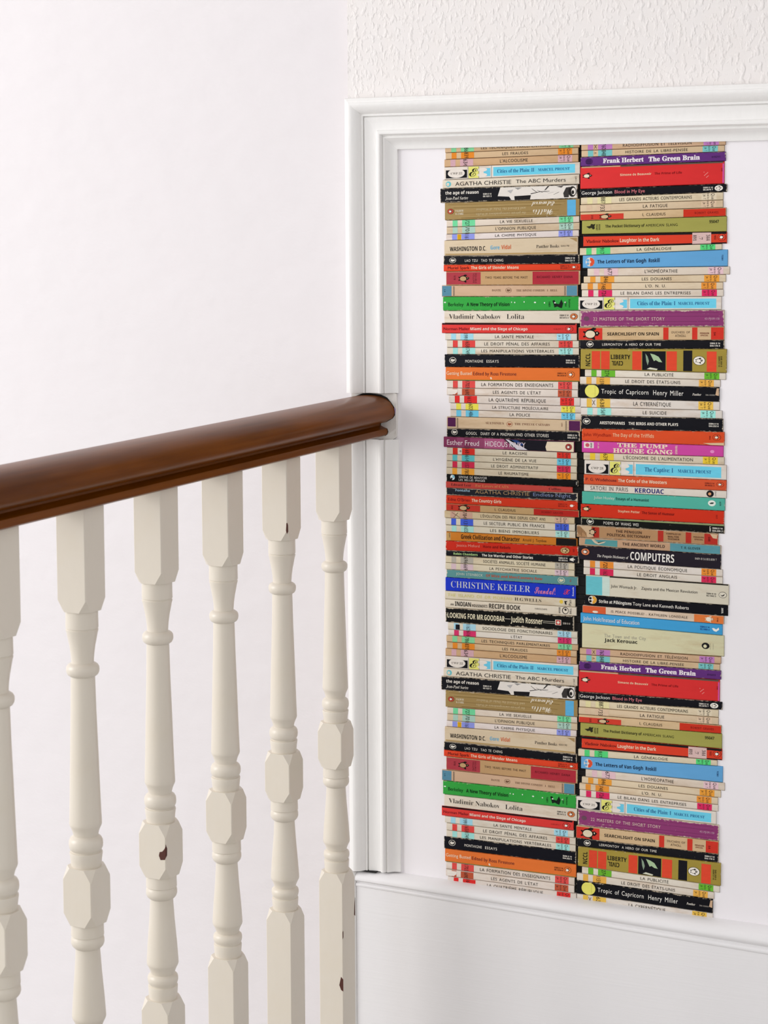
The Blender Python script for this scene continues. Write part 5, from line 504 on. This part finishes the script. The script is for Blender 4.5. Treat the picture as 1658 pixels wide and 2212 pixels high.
def block(ztop, zbot, cham_top, cham_bot):
    """square block whose corners are turned away towards the ends"""
    h = FACE / 2; cl = 0.0118
    zs = [(zbot, .50 if cham_bot else .95)] + ([(zbot + cl, .95)] if cham_bot else []) + ([(ztop - cl, .95)] if cham_top else []) + [(ztop, .50 if cham_top else .95)]
    rings = []
    for z, c in zs:
        q = c * h
        rings.append([(h, -q, z), (h, q, z), (q, h, z), (-q, h, z), (-h, q, z), (-h, -q, z), (-q, -h, z), (q, -h, z)])
    return sweep(rings)
ZAPEX = -0.3588
Y0, DY = 0.1333, 0.14986
BAL = [  # step from wall, height offset, turn, label
    (0, .0051, -3.0, 'white turned baluster nearest the frame, chipped low on its base edge'),
    (1, .0026, -3.5, 'white turned baluster second from the frame, brown chip low on its top block'),
    (2, -.0044, -2.5, 'white turned baluster third from the frame, its middle block unchipped'),
    (3, .0002, -3.5, 'white turned baluster with a brown chip on its middle block'),
    (4, -.0036, -3.5, 'white turned baluster second from the left edge of the picture'),
    (5, -.0010, -3.5, 'blurred nearest white baluster cut off by the left edge')]
def chip(parent, cx, cz, pts, face):
    """flake of missing paint lying on a block face; face 'f' faces the camera side, 'r' the right"""
    h = FACE / 2
    if face == 'f': ring = [(h + x, -h, cz + z) for x, z in pts]; off = (0, -.0003, 0)
    else: ring = [(h, -h + x, cz + z) for x, z in pts]; off = (.0003, 0, 0)
    v, f = sweep([[(a - o * 0 for a, o in zip(q, off)) for q in ring], [tuple(a + o for a, o in zip(q, off)) for q in ring]])
    v = [tuple(q) for q in v]
    mesh_obj('paint_chip', v, f, M_CHIP, parent)
for k, dz, turn, label in BAL:
    Yc = -(Y0 + DY * k)
    zf = ZAPEX + dz
    root = empty('baluster', (-1.024 - FACE / 2, Yc + FACE / 2, FLOOR_Z))
    root.rotation_euler.z = math.radians(turn)
    o = zf - FLOOR_Z
    v, f = block(RAIL_Z - FLOOR_Z - 0.0002, o + zy(1166), False, True); top = mesh_obj('top_block', v, f, M_BALUSTER, root)
    v, f = lathe(TURN_A, o); mesh_obj('upper_turning', v, f, M_BALUSTER, root, smooth=38)
    v, f = block(o + zy(1635), o + zy(1741), True, True); mid = mesh_obj('middle_block', v, f, M_BALUSTER, root)
    v, f = lathe(TURN_B, o); mesh_obj('lower_turning', v, f, M_BALUSTER, root, smooth=38)
    v, f = block(o + zy(1987), 0.0, True, False); base = mesh_obj('base_block', v, f, M_BALUSTER, root)
    if k == 1: chip(top, 0, o + zy(1136), [(-.0015, -.004), (.0001, -.0075), (.0001, .006), (-.0008, .005)], 'f'); chip(top, 0, o + zy(1136), [(-.0001, -.007), (.0022, -.005), (.0018, .003), (-.0001, .006)], 'r')
    if k == 3: chip(mid, 0, o + zy(1688), [(-.0085, -.003), (-.0065, -.0075), (-.001, -.0065), (.0001, -.004), (.0001, .008), (-.0015, .005), (-.004, .002), (-.0075, .001)], 'f'); chip(mid, 0, o + zy(1688), [(-.0001, -.004), (.0022, -.002), (.0026, .005), (-.0001, .010)], 'r')
    if k == 0:
        chip(base, 0, o + zy(2245), [(-.0055, -.002), (-.003, -.008), (.0001, -.0095), (.0001, .006), (-.003, .009)], 'f')
        chip(base, 0, o + zy(2130), [(-.0005, -.004), (.0012, -.002), (.0010, .006), (-.0005, .005)], 'r')
        chip(base, 0, o + zy(2080), [(.0315, -.010), (.0342, -.012), (.0342, .012), (.0328, .004)], 'r')
    tag(root, label, 'baluster', 'balusters under the handrail')

# ------------------------------------------------------------------ lettering
def shift(s, up, lo, dig=None):
    r = ''
    for c in s:
        if 'A' <= c <= 'Z': r += chr(up + ord(c) - 65)
        elif 'a' <= c <= 'z':
            r += chr(0x210E) if (lo == 0x1D44E and c == 'h') else chr(lo + ord(c) - 97)
        elif dig and c.isdigit(): r += chr(dig + ord(c) - 48)
        else: r += c
    return r
FONTS = {'g': None, 'b': (0x1D5D4, 0x1D5EE, 0x1D7EC, 0), 's': (0x1D400, 0x1D41A, 0x1D7CE, -0.006), 'st': (0x1D400, 0x1D41A, 0x1D7CE, -0.012),
         'sb2': (0x1D400, 0x1D41A, 0x1D7CE, 0.022), 'c': (0x1D4D0, 0x1D4EA, None, 0)}
VARIANT = {'r': ('g', 0.0, 0), 'm': ('g', 0.0, 0), 'si': ('st', None, 0.28), 'sb': ('s', None, 0.25)}   # drawn from another face: source, weight, slant
_glyphs = {}
def glyphs(s, font):
    k = (s, font)
    if k in _glyphs: return _glyphs[k]
    cu = bpy.data.curves.new('lettering', 'FONT')
    var = VARIANT.get(font)
    F = FONTS[var[0] if var else font]
    cu.body = s if F is None else shift(s, F[0], F[1], F[2])
    cu.resolution_u = 3
    cu.offset = 0.0 if F is None else F[3]
    if font == 'g': cu.space_word = 1.5; cu.space_character = 1.12
    if var:
        if var[1] is not None: cu.offset = var[1]
        cu.shear = var[2]
    ob = bpy.data.objects.new('lettering', cu)
    me = bpy.data.meshes.new_from_object(ob)
    vs_ = [(q.co.x, q.co.y) for q in me.vertices]; fs = [tuple(pl.vertices) for pl in me.polygons]
    bpy.data.objects.remove(ob); bpy.data.meshes.remove(me); bpy.data.curves.remove(cu)
    _glyphs[k] = (vs_, fs)
    return _glyphs[k]
_cap = {}
def cap_h(font):
    if font not in _cap: _cap[font] = max(q[1] for q in glyphs('H', font)[0])
    return _cap[font]

def _oval(cx, cy, rx, ry, n=16): return [(cx + rx * math.cos(k * 2 * math.pi / n), cy + ry * math.sin(k * 2 * math.pi / n)) for k in range(n)]
# a bird lying on its back, head to the right: dark shapes, then pale ones
PENG_DARK = [_oval(.43, .5, .35, .42), _oval(.84, .46, .115, .21), [(.90, .30), (1.02, .44), (.92, .56)], [(.42, .10), (.60, -.08), (.80, -.02), (.74, .14), (.60, .16)],
             [(.50, .90), (.66, 1.08), (.74, 1.02), (.70, .80)], [(.14, .30), (.02, .22), (-.02, .34), (.10, .44)], [(.14, .68), (.02, .64), (-.02, .78), (.10, .80)]]
PENG_PALE = [_oval(.43, .52, .30, .33), _oval(.85, .42, .04, .08, 8)]
PENG_BODY = [(.06, .5), (.14, .25), (.32, .12), (.55, .10), (.74, .24), (.86, .22), (1.0, .42), (.92, .62), (.80, .70), (.62, .88), (.38, .92), (.16, .78)]

# ------------------------------------------------------------------ books
class Spine:
    """maps (u along the spine, v down the spine) onto the book's rounded back, in the book's own frame"""
    def __init__(s, d, proud):
        s.x0, s.x1, s.tl, s.tr, s.bl, s.br = d
        s.cx = (s.x0 + s.x1) / 2; s.cz = min(s.bl, s.br); s.proud = proud
        s.th = (s.tl + s.tr - s.bl - s.br) / 2
        s.rad = min(0.0010, 0.11 * s.th)
    def pt(s, u, v, lift=0.0):
        x = s.x0 + (s.x1 - s.x0) * u
        t = s.tl + (s.tr - s.tl) * u; b = s.bl + (s.br - s.bl) * u
        z = t + (b - t) * v
        e = min(v, 1 - v) * s.th
        y = -s.proud
        if e < s.rad:
            q = 1 - max(e, 0) / s.rad
            y += s.rad * (1 - math.sqrt(max(0.0, 1 - q * q)))
        return (x - s.cx, y - lift, z - s.cz)
VS = (0, .02, .05, .10, .5, .90, .95, .98, 1)
LIFT = 0.00007
def patch(sp, u0, u1, v0, v1, lay):
    vs_ = [v0] + [v for v in VS if v0 < v < v1] + [v1]
    rings = [[sp.pt(u0, v, LIFT * lay) for v in vs_], [sp.pt(u1, v, LIFT * lay) for v in vs_]]
    n = len(vs_)
    return rings[0] + rings[1], [(j, j + 1, n + j + 1, n + j) for j in range(n - 1)]
def poly(sp, pts, lay):
    out = []
    for u, v in pts:
        q = sp.pt(u, v); out.append((q[0], -sp.proud - LIFT * lay, q[2]))
    return out, [tuple(range(len(pts)))]
def ell(cu, ru, cv, rv, n=28):
    return [(cu + ru * math.cos(a * 2 * math.pi / n), min(.99, max(.01, cv + rv * math.sin(a * 2 * math.pi / n)))) for a in range(n)]

def add_items(sp, items, root):
    def single(part, col, vf, parent=None):
        return mesh_obj(part, vf[0], vf[1], print_mat(col), parent or root)
    def text(s, font, fn, col, lay):
        gv, gf = glyphs(s, font)
        if not gv: return
        xa = min(q[0] for q in gv); xb = max(q[0] for q in gv); ch = cap_h(font)
        pts = []
        for x, y in gv:
            u, v = fn((x - xa) / max(1e-6, xb - xa), y / ch)
            pts.append(sp.pt(u, min(.985, max(.015, v)), LIFT * lay))
        single('lettering', col, (pts, gf))
    for it in items:
        k = it[0]
        if k == 'T':
            _, s, f_, u0, u1, v0, v1, c, lay = it; text(s, f_, lambda a, b: (u0 + (u1 - u0) * a, v1 + (v0 - v1) * b), c, lay + 1)
        elif k == 'X':
            _, s, f_, u0, u1, v0, v1, c, lay = it; text(s, f_, lambda a, b: (u1 + (u0 - u1) * a, v0 + (v1 - v0) * b), c, lay + 1)
        elif k == 'R':
            _, s, f_, u0, u1, v0, v1, c, lay = it; text(s, f_, lambda a, b: (u0 + (u1 - u0) * b, v0 + (v1 - v0) * a), c, lay + 1)
        elif k == 'V':
            _, s, f_, u0, u1, v0, v1, c, lay = it; text(s, f_, lambda a, b: (u1 + (u0 - u1) * b, v1 + (v0 - v1) * a), c, lay + 1)
        elif k == 'B':
            _, u0, u1, v0, v1, c, lay = it; single('colour_band', c, patch(sp, max(u0, .001), min(u1, .999), v0, v1, lay))
        elif k == 'E':
            _, u, ru, v, rv, c, lay = it; single('emblem', c, poly(sp, ell(u, ru, v, rv), lay))
        elif k == 'P':
            _, pts, c, lay = it; single('printed_panel', c, poly(sp, [(min(.999, max(.001, a)), min(.99, max(.01, b))) for a, b in pts], lay))
        elif k == 'G':
            _, u, w, v, h, oval, body, belly, turn = it
            em = None
            def lay_on(col, vf):
                nonlocal em
                o = single('emblem' if em is None else 'emblem_detail', col, vf, em)
                em = em or o
            if oval:
                lay_on(body, poly(sp, ell(u, w / 2, v, h / 2), 4)); lay_on(oval, poly(sp, ell(u, w / 2 * .92, v, h / 2 * .92), 5))
                w2, h2, l0 = w * .62, h * .56, 6
            else: w2, h2, l0 = w, h, 5
            fx = lambda a: u + (a - .5) * w2
            fv = lambda b: min(.985, max(.015, v + (b - .5) * h2))
            for shp in PENG_DARK: lay_on(body, poly(sp, [(fx(a), fv(b)) for a, b in shp], l0))
            for shp in PENG_PALE: lay_on(belly, poly(sp, [(fx(a), fv(b)) for a, b in shp], l0 + 1))
        elif k == 'C':
            _, u, w, v, h, c, inner = it
            em = single('emblem', c, poly(sp, ell(u, w / 2, v, h / 2), 1))
            single('emblem_detail', inner, poly(sp, ell(u, w * .43, v, h * .43), 2), em)
            fx = lambda a: u + (a - .5) * w * .7
            fv = lambda b: v + (b - .5) * h * .62
            single('emblem_detail', c, poly(sp, [(fx(a), fv(b)) for a, b in PENG_BODY], 3), em)
            single('emblem_detail', inner, poly(sp, ell(u + w * .05, w * .10, v - h * .2, h * .06, 10), 4), em)

def make_book(row, d, seed):
    label, col, wear, _, items = row
    rnd = random.Random(seed)
    sp = Spine(d, 0.0012 + 0.0012 * rnd.random())
    root = empty('paperback_book', (sp.cx, 0.0, sp.cz))
    deep = 0.098 + 0.010 * rnd.random(); t = 0.00035 / max(sp.th, .004)
    us = (0.0, .004, .5, .996, 1.0)
    rings = []; uvs = []
    for n_, u in enumerate(us):
        ring = []
        def bp(v, y):
            q = sp.pt(u, v); ring.append((q[0], y, q[2]))
        inset = 0.00025 if n_ in (0, 4) else 0.0
        bp(0, deep)
        for v in VS:
            q = sp.pt(u, v); ring.append((q[0], q[1] + inset, q[2]))
        bp(1, deep); bp(1 - t, deep); bp(1 - t, 0.0006); bp(t, 0.0006); bp(t, deep)
        rings.append(ring); uvs.append(u)
    v, f = sweep(rings)
    cov = mesh_obj('cover', v, f, cover_mat(col, wear), root, smooth=50)
    me = cov.data
    uvl = me.uv_layers.new(name='spine'); n = len(rings[0])
    vmap = [0] + list(VS) + [1, 1, 1, 0, 0]
    for lp in me.loops:
        uvl.data[lp.index].uv = (uvs[lp.vertex_index // n], vmap[lp.vertex_index % n])
    a = sp.pt(.012, t * 1.3); b = sp.pt(.988, t * 1.3); c = sp.pt(.012, 1 - t * 1.3); e = sp.pt(.988, 1 - t * 1.3)
    pv = [(q[0], y, q[2]) for y in (0.0008, deep - .001) for q in (a, b, e, c)]
    mesh_obj('page_block', pv, [(0, 1, 2, 3), (7, 6, 5, 4), (0, 4, 5, 1), (1, 5, 6, 2), (2, 6, 7, 3), (3, 7, 4, 0)], M_PAGES, root)
    add_items(sp, items, root)
    return root
def copy_book(src, dx, dz, tilt):
    r = src.copy(); COL.objects.link(r); r.location.x += dx; r.location.z += dz; r.rotation_euler.y = tilt
    for ch in src.children:
        c = ch.copy(); COL.objects.link(c); c.parent = r
        for sub in ch.children:
            e = sub.copy(); COL.objects.link(e); e.parent = c
    return r
for stack, (table, n_low, seed) in enumerate(((LEFT_BOOKS, N_LOW_L, 100), (RIGHT_BOOKS, N_LOW_R, 500))):
    for i, row in enumerate(table):
        root = make_book(row, [q / 1000.0 for q in row[3]], seed + i)
        tag(root, row[0] + (', upper copy' if i < n_low else ''), 'book', 'paperbacks in two tall stacks')
        if i < n_low:
            dx, dz, a = settle(stack, i)
            tag(copy_book(root, dx, dz - PERIOD, a), row[0] + ', lower copy', 'book', 'paperbacks in two tall stacks')
